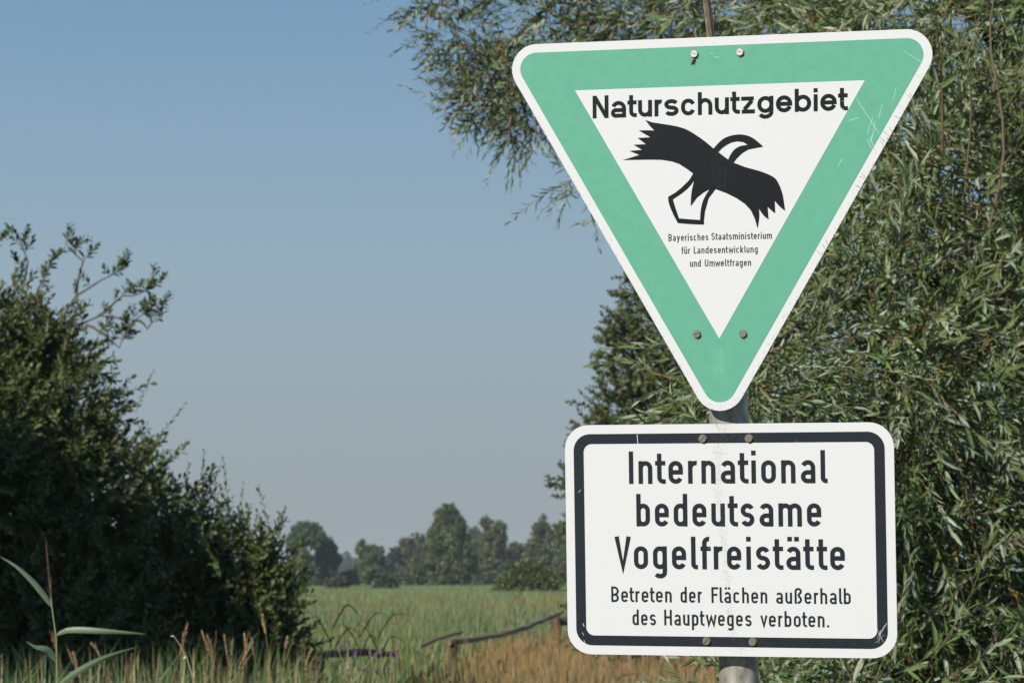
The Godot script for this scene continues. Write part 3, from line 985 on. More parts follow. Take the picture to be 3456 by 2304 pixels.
# ---------------------------------------------------------------- trees off to the left whose shade falls over the bushes
func shade_trees() -> void:
	rng.seed = 135
	var kinds := []
	for k in 3: kinds.append(far_clump(0.4, 0.2, 60, Color(0.05, 0.08, 0.028), 0.25))
	var spots := [[Vector3(-7.5, 0, -10.3), 5.15, 2.4, "leafy tree beyond the left bushes, shading them"], [Vector3(-5.9, 0, -3.8), 4.3, 1.4, "leafy tree left of path, shading the tall grass"], [Vector3(-10.2, 0, -12.6), 5.4, 2.6, "leafy tree furthest along the left hedge row"], [Vector3(-5.7, 0, -11.6), 4.5, 1.3, "slim leafy tree in the left hedge row nearest the lower bush"]]
	for s in spots:
		var base: Vector3 = s[0]
		var o := thing("hedge_tree", base, s[3], "tree", "trees of the left hedge row")
		var tm := MB.new()
		tube(tm, bent(base - Vector3.UP * 0.3, base + Vector3.UP * s[1] * 0.8, 0, 0.3), taper(9, 0.17, 0.05), 9, Color(0.1, 0.085, 0.065))
		part("trunk", done(tm, M.bark), o, true)
		for i in 7:
			var lm := MB.new()
			var a := i * 0.9 + rf(-0.3, 0.3)
			var from: Vector3 = base + Vector3.UP * s[1] * rf(0.25, 0.6)
			tube(lm, bent(from, from + Vector3(cos(a) * s[2] * 0.75, s[1] * 0.22, sin(a) * s[2] * 0.75), 0.1, 0.2), taper(9, 0.06, 0.015), 6, Color(0.1, 0.085, 0.065))
			part("branch", done(lm, M.bark), o, true)
		var bl := []
		for b in lumps(0.8, s[1], s[2], 12, 0.55):
			bl.append([base.x + b[0], b[1], base.z + b[2], b[3], b[4], b[5], b[3] * b[4]])
		crown(o, kinds, bl, 2200, 0.2, 0.6, 0.5, 0.8, 1.3)

# ---------------------------------------------------------------- bushes on the left
func left_bushes() -> void:
	rng.seed = 152
	var bark := Color(0.11, 0.09, 0.065)
	var sallow := []
	for k in 5:
		sallow.append(shoot({"len": rf(0.26, 0.38), "n": 19, "leaf": 0.074, "wide": 0.034, "pale": 0.22, "round": true, "ang": 48.0, "bend": 0.22, "stem": 0.0032, "bark": Color(0.13, 0.1, 0.05), "top": Color(0.075, 0.105, 0.022), "low": Color(0.17, 0.185, 0.08), "from": 0.08}))
	var big := thing("sallow_bush", Vector3(-4.3, 0, -16.2), "tall dark green bush with an overhanging bare-twigged spray on top", "bush", "bushes on the left")
	var bl := [
		[-4.4, 1.4, -16.2, 1.5, 1.3, 1.3, 2.2], [-4.1, 2.5, -16.1, 1.25, 0.85, 1.1, 1.6], [-3.1, 1.7, -16.0, 0.75, 0.85, 0.8, 1.2], [-3.2, 2.7, -15.9, 0.35, 0.42, 0.5, 0.5],
		[-3.68, 3.02, -16.0, 0.4, 0.33, 0.5, 0.45], [-2.92, 2.15, -15.8, 0.36, 0.45, 0.5, 0.5], [-2.95, 0.8, -15.9, 0.8, 0.8, 0.8, 0.9], [-4.15, 3.2, -16.2, 0.55, 0.4, 0.6, 0.5], [-3.3, 1.0, -15.3, 1.0, 0.9, 0.5, 1.0], [-3.75, 2.2, -15.2, 0.6, 0.8, 0.4, 0.7], [-3.7, 3.32, -16.0, 0.4, 0.25, 0.4, 0.16], [-3.25, 3.1, -15.95, 0.25, 0.2, 0.3, 0.1],
	]
	crown(big, sallow, bl, 5200, 0.3, 0.75, 0.42, 0.75, 1.15)
	var stems := [[Vector3(-4.3, -0.2, -16.2), Vector3(-3.3, 3.4, -16.0), 0.045], [Vector3(-4.2, -0.2, -16.1), Vector3(-4.2, 3.5, -16.3), 0.05], [Vector3(-4.1, -0.2, -16.1), Vector3(-2.7, 2.3, -15.8), 0.04], [Vector3(-4.4, -0.2, -16.2), Vector3(-5.4, 2.6, -16.4), 0.045], [Vector3(-4.0, -0.2, -16.0), Vector3(-3.0, 1.6, -15.4), 0.035]]
	for s in stems:
		var m := MB.new()
		tube(m, bent(s[0], s[1], 0.1, 0.15), taper(9, s[2], 0.01), 7, vary(bark, 0.15))
		part("branch", done(m, M.bark_plain), big, true)
	# the open spray that reaches out over the top
	var spray := [[[-3.55, 3.0, -16], [-3.2, 3.3, -15.95], [-2.86, 3.42, -15.9], [-2.62, 3.4, -15.9], [-2.44, 3.47, -15.9]], [[-3.2, 3.3, -15.95], [-3.02, 3.58, -15.9], [-2.85, 3.66, -15.9], [-2.68, 3.76, -15.9]], [[-3.02, 3.58, -15.9], [-2.98, 3.8, -15.9], [-3.1, 3.93, -15.9]], [[-2.86, 3.42, -15.9], [-2.68, 3.55, -15.85], [-2.5, 3.6, -15.85]], [[-3.4, 3.15, -16], [-3.42, 3.55, -16], [-3.38, 3.82, -16], [-3.45, 4.0, -16]], [[-3.3, 3.25, -16], [-3.28, 3.6, -15.9], [-3.2, 3.82, -15.9]], [[-2.95, 3.36, -15.9], [-2.8, 3.28, -15.85], [-2.72, 3.2, -15.85], [-2.62, 3.31, -15.85]], [[-2.62, 3.4, -15.9], [-2.52, 3.34, -15.9], [-2.42, 3.42, -15.9]], [[-3.6, 3.2, -16], [-3.7, 3.7, -16], [-3.62, 4.05, -16]]]
	var tufts := [[], []]
	var tcols := [[], []]
	var small := []
	for k in 2:
		small.append(shoot({"len": 0.13, "n": 11, "leaf": 0.07, "wide": 0.032, "round": true, "ang": 50.0, "bend": 0.25, "stem": 0.002, "bark": Color(0.13, 0.1, 0.06), "top": Color(0.07, 0.105, 0.03), "low": Color(0.14, 0.175, 0.09)}))
	for s in spray:
		var pts := []
		for i in s.size() - 1:
			var a := Vector3(s[i][0], s[i][1], s[i][2])
			var b := Vector3(s[i + 1][0], s[i + 1][1], s[i + 1][2])
			for k in 3: pts.append(a.lerp(b, k / 3.0) + rdir() * 0.012)
		var e: Array = s[s.size() - 1]
		pts.append(Vector3(e[0], e[1], e[2]))
		var m := MB.new()
		tube(m, pts, taper(pts.size(), 0.011, 0.003), 5, bark)
		part("branch", done(m, M.bark_plain), big, true)
		for i in range(2, pts.size()):
			for j in 2:
				if rng.randf() < (0.95 if i > pts.size() - 4 else 0.38):
					var k := rng.randi() % 2
					var d := (Vector3(rf(-0.9, 1.1), 0.8, rf(-0.7, 0.7))).normalized()
					tufts[k].append(Transform3D(aim(d, rf(0, TAU), rf(0.7, 1.15)), pts[i] - big.position))
					tcols[k].append(tint(0.15))
	for k in 2: copies("foliage", small[k], tufts[k], tcols[k], big)

	var low := thing("sallow_bush", Vector3(-2.2, 0, -16.4), "lower dark bush with upright leafy shoots at its right edge", "bush", "bushes on the left")
	var bl2 := [[-2.35, 0.8, -16.4, 0.75, 0.8, 0.6, 1.3], [-2.15, 1.5, -16.3, 0.5, 0.5, 0.45, 0.8], [-1.92, 1.0, -16.3, 0.38, 0.65, 0.45, 0.8], [-1.7, 1.15, -16.3, 0.14, 0.35, 0.3, 0.15], [-2.5, 1.8, -16.5, 0.35, 0.4, 0.35, 0.35], [-1.75, 1.45, -16.4, 0.16, 0.3, 0.2, 0.14]]
	crown(low, sallow, bl2, 1600, 0.6, 0.5, 0.42, 0.7, 1.1)
	for s in [[Vector3(-2.3, -0.2, -16.4), Vector3(-2.1, 1.9, -16.3)], [Vector3(-2.2, -0.2, -16.4), Vector3(-1.7, 1.7, -16.3)], [Vector3(-2.3, -0.2, -16.4), Vector3(-2.6, 1.9, -16.5)]]:
		var m := MB.new()
		tube(m, bent(s[0], s[1], 0.0, 0.1), taper(9, 0.02, 0.005), 6, bark)
		part("branch", done(m, M.bark_plain), low, true)
	# single shoots that stand clear of the outline
	var free := [[Vector3(-2.17, 2.0, -16.3), 0.4], [Vector3(-2.0, 2.0, -16.3), 0.36], [Vector3(-1.92, 1.9, -16.3), 0.3], [Vector3(-1.68, 1.68, -16.3), 0.46], [Vector3(-1.58, 1.4, -16.3), 0.34], [Vector3(-2.3, 2.05, -16.3), 0.3], [Vector3(-1.48, 1.3, -16.3), 0.28], [Vector3(-1.55, 1.1, -16.2), 0.3]]
	var fk := [shoot({"len": 0.44, "n": 17, "leaf": 0.06, "wide": 0.026, "round": true, "ang": 46.0, "bend": 0.12, "stem": 0.003, "bark": Color(0.13, 0.11, 0.05), "top": Color(0.075, 0.115, 0.035), "low": Color(0.14, 0.175, 0.09)})]
	var fw := []
	var fc := []
	for f in free:
		fw.append(Transform3D(aim((Vector3(rf(-0.12, 0.25), 1, rf(-0.1, 0.1))).normalized(), rf(0, TAU), f[1] / 0.36), f[0] - low.position))
		fc.append(tint(0.1))
	copies("foliage", fk[0], fw, fc, low)
	var bw := []
	var bc := []
	for f in [[Vector3(-2.52, 2.5, -15.9), Vector3(0.7, 0.75, 0.0), 0.9], [Vector3(-2.6, 2.75, -15.9), Vector3(0.35, 1.0, 0.1), 0.7], [Vector3(-2.95, 3.05, -15.9), Vector3(0.3, 1.0, 0.0), 0.75], [Vector3(-2.55, 2.2, -15.8), Vector3(0.6, 0.7, 0.1), 0.7], [Vector3(-2.5, 1.95, -15.8), Vector3(0.8, 0.5, 0.1), 0.7]]:
		bw.append(Transform3D(aim(f[1].normalized(), rf(0, TAU), f[2]), f[0] - big.position))
		bc.append(tint(0.1))
	copies("foliage", fk[0], bw, bc, big)

# ---------------------------------------------------------------- round-leaved tree behind the signs
func middle_tree() -> void:
	rng.seed = 169
	var base := Vector3(2.1, 0, -24)
	var o := thing("aspen_tree", base, "small-leaved green tree standing in sunshine behind the triangular sign's tip", "tree")
	var kinds := []
	for k in 4:
		kinds.append(shoot({"len": rf(0.2, 0.3), "n": 16, "leaf": 0.062, "wide": 0.05, "round": true, "ang": 55.0, "bend": 0.25, "stem": 0.003, "bark": Color(0.12, 0.1, 0.07), "top": Color(0.08, 0.102, 0.032), "low": Color(0.13, 0.15, 0.065)}))
	var tm := MB.new()
	tube(tm, bent(base - Vector3.UP * 0.3, base + Vector3(-0.1, 5.6, 0), 0, 0.25), taper(9, 0.12, 0.03), 9, Color(0.16, 0.14, 0.11))
	part("trunk", done(tm, M.bark), o, true)
	for i in 9:
		var lm := MB.new()
		var from: Vector3 = base + Vector3.UP * rf(0.9, 4.2)
		var to := from + Vector3(rf(-1.3, 1.0), rf(0.3, 1.0), rf(-0.9, 0.9))
		tube(lm, bent(from, to, 0.08, 0.12), taper(9, 0.04, 0.008), 6, Color(0.14, 0.12, 0.09))
		part("branch", done(lm, M.bark_plain), o, true)
	var bl := [[2.1, 3.2, -24, 1.0, 1.3, 1.0, 1.6], [1.35, 3.3, -23.8, 0.5, 0.6, 0.5, 0.8], [1.65, 4.3, -24, 0.55, 0.5, 0.5, 0.7], [1.15, 2.75, -23.8, 0.45, 0.42, 0.45, 0.6], [0.95, 2.15, -23.7, 0.35, 0.4, 0.4, 0.45], [2.6, 4.6, -24, 0.8, 0.8, 0.8, 1.0], [1.7, 1.6, -23.9, 1.0, 1.0, 0.8, 1.2], [1.0, 1.25, -23.7, 0.42, 0.5, 0.4, 0.4], [1.15, 3.95, -23.8, 0.22, 0.3, 0.25, 0.2], [0.86, 3.05, -23.8, 0.15, 0.15, 0.2, 0.09], [1.45, 4.75, -24, 0.2, 0.22, 0.2, 0.12], [0.68, 2.5, -23.8, 0.15, 0.2, 0.2, 0.07]]
	crown(o, kinds, bl, 2900, 0.12, 0.6, 0.45, 0.75, 1.1)

# ---------------------------------------------------------------- the big willow on the right
func willow() -> void:
	rng.seed = 186
	var base := Vector3(3.6, 0, -10.2)
	var o := thing("white_willow_tree", base, "large silvery narrow-leaved willow filling the right behind both signs", "tree")
	var bark := Color(0.12, 0.095, 0.07)
	var tm := MB.new()
	tube(tm, bent(base - Vector3.UP * 0.3, Vector3(3.1, 2.6, -10.3), 0, 0.15), taper(9, 0.3, 0.2), 14, bark)
	part("trunk", done(tm, M.bark), o, true)
	var limbs := [
		[Vector3(3.1, 2.5, -10.3), Vector3(0.6, 4.9, -11.4), 0.13, 0.02, 0.35], [Vector3(1.9, 4.1, -10.9), Vector3(-0.5, 4.75, -12.0), 0.05, 0.008, 0.2],
		[Vector3(3.1, 2.3, -10.2), Vector3(1.5, 3.9, -8.4), 0.11, 0.015, 0.3], [Vector3(3.2, 1.8, -10.1), Vector3(1.3, 2.6, -7.6), 0.08, 0.012, 0.2], [Vector3(3.3, 1.2, -10), Vector3(1.0, 1.7, -7.0), 0.06, 0.01, 0.15],
		[Vector3(3.1, 2.5, -10.3), Vector3(3.6, 5.8, -9.6), 0.12, 0.02, 0.1], [Vector3(3.2, 2.0, -10), Vector3(3.0, 3.6, -7.4), 0.08, 0.012, 0.2], [Vector3(1.3, 2.55, -7.7), Vector3(0.6, 2.12, -6.2), 0.02, 0.004, 0.1],
		[Vector3(1.0, 1.65, -7.1), Vector3(0.62, 1.32, -5.95), 0.018, 0.004, 0.05], [Vector3(1.6, 4.3, -10.8), Vector3(0.15, 3.75, -11.3), 0.03, 0.005, 0.25], [Vector3(0.9, 4.75, -11.3), Vector3(-0.15, 4.05, -12), 0.02, 0.004, 0.2],
		[Vector3(2.4, 3.2, -9.3), Vector3(1.75, 3.5, -7.6), 0.05, 0.012, 0.1], [Vector3(2.3, 3.0, -9.2), Vector3(1.9, 2.6, -7.0), 0.03, 0.006, 0.1],
	]
	for l in limbs:
		var m := MB.new()
		tube(m, bent(l[0], l[1], l[4], 0.12, 10), taper(11, l[2], l[3]), 9, vary(bark, 0.12))
		part("branch", done(m, M.bark), o, true)
	var near := []
	for k in 6:
		near.append(shoot({"len": rf(0.3, 0.48), "n": 20, "leaf": 0.09, "wide": 0.015, "pale": 0.38, "ang": 36.0, "bend": 0.3, "stem": 0.0019, "bark": Color(0.24, 0.2, 0.07) if k % 2 == 0 else Color(0.17, 0.11, 0.06), "top": Color(0.12, 0.172, 0.055), "low": Color(0.29, 0.33, 0.22), "dry": 0.008 if k else 0.06}))
	var bl := [
		[2.0, 3.6, -8.0, 1.1, 0.95, 1.0, 1.6], [1.7, 2.5, -7.5, 0.75, 0.8, 0.8, 1.8], [1.4, 2.9, -7.9, 0.42, 0.8, 0.7, 1.1], [2.7, 2.6, -7.9, 0.9, 1.0, 0.9, 1.3], [1.6, 1.5, -7.3, 0.8, 0.65, 0.7, 1.6], [1.2, 1.7, -7.2, 0.4, 0.55, 0.6, 0.9],
		[2.5, 1.2, -7.8, 0.9, 0.9, 0.9, 1.2], [1.15, 2.2, -7.0, 0.35, 0.45, 0.5, 0.8], [1.3, 3.7, -8.6, 0.7, 0.6, 0.7, 0.9], [2.9, 4.2, -8.6, 1.1, 0.9, 1.0, 1.1], [1.5, 0.8, -7.2, 0.8, 0.5, 0.6, 0.8],
		[0.95, 1.1, -6.2, 0.35, 0.3, 0.3, 0.3],
	]
	crown(o, near, bl, 4300, -0.32, 0.75, 0.5, 0.75, 1.15)
	crown(o, near, [[0.56, 2.1, -6.1, 0.1, 0.14, 0.22, 0.3], [0.52, 1.95, -5.9, 0.08, 0.1, 0.14, 0.2], [0.56, 1.27, -5.9, 0.12, 0.1, 0.22, 0.25], [0.66, 2.25, -6.4, 0.1, 0.16, 0.22, 0.25], [0.8, 2.1, -6.5, 0.15, 0.25, 0.3, 0.4], [0.8, 1.25, -6.2, 0.2, 0.12, 0.2, 0.2]], 260, -0.15, 0.8, 0.5, 0.5, 0.75)
	# upper limbs further back, thinner, with sky between
	var back := []
	for k in 5:
		back.append(shoot({"len": rf(0.24, 0.36), "n": 16, "leaf": 0.084, "wide": 0.0155, "pale": 0.35, "ang": 36.0, "bend": 0.3, "stem": 0.002, "bark": Color(0.17, 0.12, 0.07), "top": Color(0.1, 0.15, 0.055), "low": Color(0.3, 0.345, 0.235), "dry": 0.11}))
	var bl2 := [
		[-0.42, 4.62, -12, 0.14, 0.12, 0.3, 0.12], [-0.22, 4.48, -12, 0.18, 0.16, 0.3, 0.26], [-0.09, 4.22, -12, 0.18, 0.14, 0.3, 0.36], [-0.15, 4.1, -12, 0.1, 0.09, 0.2, 0.12], [0.08, 4.04, -11.9, 0.14, 0.13, 0.25, 0.26],
		[0.04, 3.93, -11.9, 0.05, 0.06, 0.1, 0.03], [0.34, 3.5, -11, 0.07, 0.07, 0.12, 0.06], [0.55, 3.36, -11, 0.05, 0.06, 0.12, 0.025], [0.28, 4.4, -11.6, 0.25, 0.2, 0.35, 0.45], [0.6, 4.4, -11.2, 0.32, 0.25, 0.4, 0.55],
		[0.95, 4.45, -10.8, 0.4, 0.35, 0.45, 0.8], [1.35, 4.3, -9.8, 0.45, 0.4, 0.5, 0.9], [0.45, 4.95, -11.6, 0.55, 0.25, 0.5, 0.6], [0.85, 4.0, -11.0, 0.15, 0.2, 0.3, 0.25], [1.95, 3.0, -10.4, 0.6, 1.3, 0.7, 1.2], [2.7, 3.0, -10.6, 0.9, 1.5, 0.7, 1.3], [0.28, 4.15, -11.8, 0.12, 0.16, 0.2, 0.2],
	]
	crown(o, back, bl2, 2150, -0.1, 0.7, 0.5, 0.6, 0.95)
	# bare thin twigs through the crown
	var tw := []
	for k in 3:
		var m := MB.new()
		var e := Vector3(rf(-0.15, 0.15), 0.9, rf(-0.15, 0.15))
		tube(m, bent(Vector3.ZERO, e, 0.0, 0.09), taper(9, 0.006, 0.002), 5, vary(Color(0.2, 0.14, 0.085), 0.2))
		tube(m, bent(e * 0.4, e * 0.4 + Vector3(rf(-0.3, 0.3), 0.25, rf(-0.3, 0.3)), 0.0, 0.04, 5), taper(6, 0.003, 0.0015), 4, Color(0.2, 0.15, 0.08))
		tw.append(done(m, M.bark_plain))
	crown(o, tw, [bl[0], bl[1], bl[3], bl[4], bl[6]], 130, 0.2, 0.3, 0.6, 0.5, 0.9, "twig")

	# dead branches lying in the undergrowth below the willow
	var dead := [[Vector3(0.95, 1.28, -6.6), Vector3(1.35, 1.2, -6.9), Vector3(1.9, 1.2, -7.2), Vector3(2.6, 1.22, -7.4), 0.013, "grey dead branch lying across undergrowth beside rectangular sign's corner"], [Vector3(1.2, 1.5, -7.0), Vector3(1.55, 1.46, -7.1), Vector3(2.0, 1.3, -7.2), Vector3(2.5, 1.15, -7.4), 0.02, "thick dark dead limb sloping down among willow leaves"], [Vector3(0.9, 1.15, -6.3), Vector3(1.3, 1.22, -6.5), Vector3(1.7, 1.18, -6.7), Vector3(2.2, 1.1, -7), 0.009, "thin dead twig lying lowest under the willow"]]
	for d in dead:
		var m := MB.new()
		var pts := []
		for i in 3:
			for k in 4: pts.append(d[i].lerp(d[i + 1], k / 4.0) + rdir() * 0.012)
		pts.append(d[3])
		var ob := thing("dead_branch", d[3], d[5], "branch", "dead branches under the willow")
		# each runs on down to the ground behind
		pts.append(d[3] + Vector3(0.5, -0.6, -0.2))
		pts.append(d[3] + Vector3(0.8, -1.25, -0.3))
		tube(m, pts, taper(pts.size(), d[4] * 0.7, d[4] * 1.2), 7, Color(0.2, 0.15, 0.11))
		for i in [3, 6, 8]:
			tube(m, bent(pts[i], pts[i] + Vector3(rf(-0.1, 0.2), rf(0.1, 0.25), rf(-0.1, 0.15)), 0, 0.02, 4), taper(5, d[4] * 0.35, 0.0015), 4, Color(0.2, 0.15, 0.11))
		part("limb", done(m, M.bark), ob, true)

	# bright green bramble-like undergrowth
	var under := thing("undergrowth_bush", Vector3(1.5, 0, -7.0), "bright green low undergrowth with broad leaves beneath the willow", "bush")
	var uk := []
	for k in 3:
		uk.append(shoot({"len": 0.3, "n": 9, "leaf": 0.06, "wide": 0.036, "round": true, "ang": 65.0, "bend": 0.4, "stem": 0.002, "bark": Color(0.14, 0.12, 0.05), "top": Color(0.085, 0.16, 0.03), "low": Color(0.13, 0.19, 0.07)}))
	crown(under, uk, [[1.3, 0.7, -6.9, 0.7, 0.65, 0.4, 1], [1.9, 0.7, -7.1, 0.8, 0.65, 0.4, 1], [0.75, 0.5, -6.4, 0.4, 0.5, 0.3, 0.5]], 420, 0.6, 0.5, 0.5, 0.7, 1.2)

# ---------------------------------------------------------------- broken rail fence
func log_mesh(pts: Array, r: Array, col: Color) -> ArrayMesh:
	var m := MB.new()
	var p := []
	var w := []
	for i in pts.size() - 1:
		for k in 5:
			var t := k / 5.0
			p.append(pts[i].lerp(pts[i + 1], t) + rdir() * r[i] * 0.22)
			w.append(lerpf(r[i], r[i + 1], t) * rf(0.82, 1.12))
	p.append(pts[pts.size() - 1])
	w.append(r[r.size() - 1] * 0.85)
	tube(m, p, w, 9, col)
	return done(m, M.old_wood)

func fence() -> void:
	rng.seed = 203
	var o := thing("rail_fence", Vector3(0.55, 0, -32), "broken weathered wooden rail fence sagging through the dry grass", "fence")
	var red := Color(0.36, 0.2, 0.12)
	var grey := Color(0.55, 0.44, 0.34)
	var dark := Color(0.2, 0.145, 0.1)
	for p in [[Vector3(0.6, -0.3, -32), Vector3(0.58, 1.04, -32), 0.062, red], [Vector3(-0.72, -0.3, -26.6), Vector3(-0.7, 0.9, -26.6), 0.055, dark], [Vector3(-1.82, -0.3, -21.6), Vector3(-1.84, 0.93, -21.6), 0.07, dark], [Vector3(3.6, -0.3, -33.5), Vector3(3.6, 1.05, -33.5), 0.062, red]]:
		part("post", log_mesh([p[0], p[0].lerp(p[1], 0.6), p[1]], [p[2], p[2] * 0.95, p[2] * 0.9], p[3]), o, true)
	part("rail", log_mesh([Vector3(0.66, 1.12, -31.9), Vector3(0.5, 1.06, -31.4), Vector3(0.15, 0.96, -29.8), Vector3(-0.2, 0.9, -28.2), Vector3(-0.75, 0.86, -26.5)], [0.028, 0.031, 0.033, 0.034, 0.036], grey), o, true)
	part("rail", log_mesh([Vector3(0.5, 0.99, -32.06), Vector3(2.0, 1.0, -32.8), Vector3(3.75, 1.0, -33.58)], [0.055, 0.05, 0.05], dark), o, true)
	part("rail", log_mesh([Vector3(-0.6, 0.98, -26.7), Vector3(-0.85, 0.93, -25.6), Vector3(-1.0, 0.88, -24.4)], [0.016, 0.018, 0.02], grey), o, true)
	part("rail", log_mesh([Vector3(-1.22, 0.84, -23.4), Vector3(-1.4, 0.88, -22.8), Vector3(-1.95, 0.9, -21.45)], [0.03, 0.036, 0.044], dark), o, true)

# ---------------------------------------------------------------- grass and reeds
func blade(m: MB, p: Vector3, lean: Vector3, h: float, w: float, bow: float, col: Color) -> void:
	var side := lean.cross(Vector3.UP).normalized() if lean.length() > 0.01 else Vector3.RIGHT
	side = side.rotated(Vector3.UP, rf(-1.2, 1.2))
	var prev_l := p - side * w * 0.35
	var prev_r := p + side * w * 0.35
	for i in [1, 2, 3]:
		var t: float = i / 3.0
		var c := p + Vector3.UP * h * (t - bow * 0.45 * t * t * t) + lean * h * (t * 0.5 + bow * t * t)
		if i == 3:
			m.t(prev_l, prev_r, c, col)
		else:
			var hw := w * (0.5 if i == 1 else 0.36)
			m.q(prev_l, prev_r, c + side * hw, c - side * hw, col)
			prev_l = c - side * hw
			prev_r = c + side * hw

func tuft(n: int, spread: float, h0: float, h1: float, w: float, bow: float, cols: Array, spikes: int, spike_col: Color) -> ArrayMesh:
	var m := MB.new()
	for i in n:
		var a := rf(0, TAU)
		var r := sqrt(rng.randf()) * spread
		var lean := Vector3(cos(a), 0, sin(a)).rotated(Vector3.UP, rf(-1, 1)) * (rf(0.05, 0.4) if rng.randf() < 0.7 else rf(0.4, 0.95))
		blade(m, Vector3(cos(a) * r, 0, sin(a) * r), lean, rf(h0, h1), w * rf(0.6, 1.2), rf(0, bow), vary(cols[rng.randi() % cols.size()], 0.2))
	for i in spikes:
		var a := rf(0, TAU)
		var r := sqrt(rng.randf()) * spread
		var p := Vector3(cos(a) * r, 0, sin(a) * r)
		var e := p + Vector3(rf(-0.12, 0.12), h1 * rf(0.9, 1.18), rf(-0.12, 0.12))
		blade(m, p, (e - p) * 0.1, (e - p).y, 0.004, 0.05, vary(spike_col, 0.2))
		var d := (e - p).normalized()
		var s := any_side(d)
		var k := vary(spike_col, 0.25)
		for j in 2:
			var q := s.rotated(d, j * PI / 2) * 0.0065
			m.t(e - d * 0.13, e - d * 0.07 + q, e + d * 0.03, k)
			m.t(e - d * 0.13, e - d * 0.07 - q, e + d * 0.03, k)
	return done(m, M.grass)

func strew(parent: Node3D, kinds: Array, n: int, near: float, far: float, left: Callable, right: Callable, small: float, big: float, keep: Callable) -> void:
	var lists := []
	var cols := []
	for k in kinds:
		lists.append([]); cols.append([])
	for i in n:
		var d := sqrt(lerpf(near * near, far * far, rng.randf()))
		var x := lerpf(left.call(d), right.call(d), rng.randf())
		if not keep.call(x, -d): continue
		var k := rng.randi() % kinds.size()
		lists[k].append(Transform3D(Basis(Vector3.UP, rf(0, TAU)).scaled(Vector3(1, rf(small, big), 1)), Vector3(x, 0, -d) - parent.position))
		var f := patch.get_noise_2d(x * 3.0, d)
		var c := tint(0.16)
		cols[k].append(Color(c.r * (1.0 + 0.35 * f), c.g * (1.0 + 0.12 * f), c.b * (1.0 - 0.2 * f)))
	for k in kinds.size():
		copies("tufts", kinds[k], lists[k], cols[k], parent)

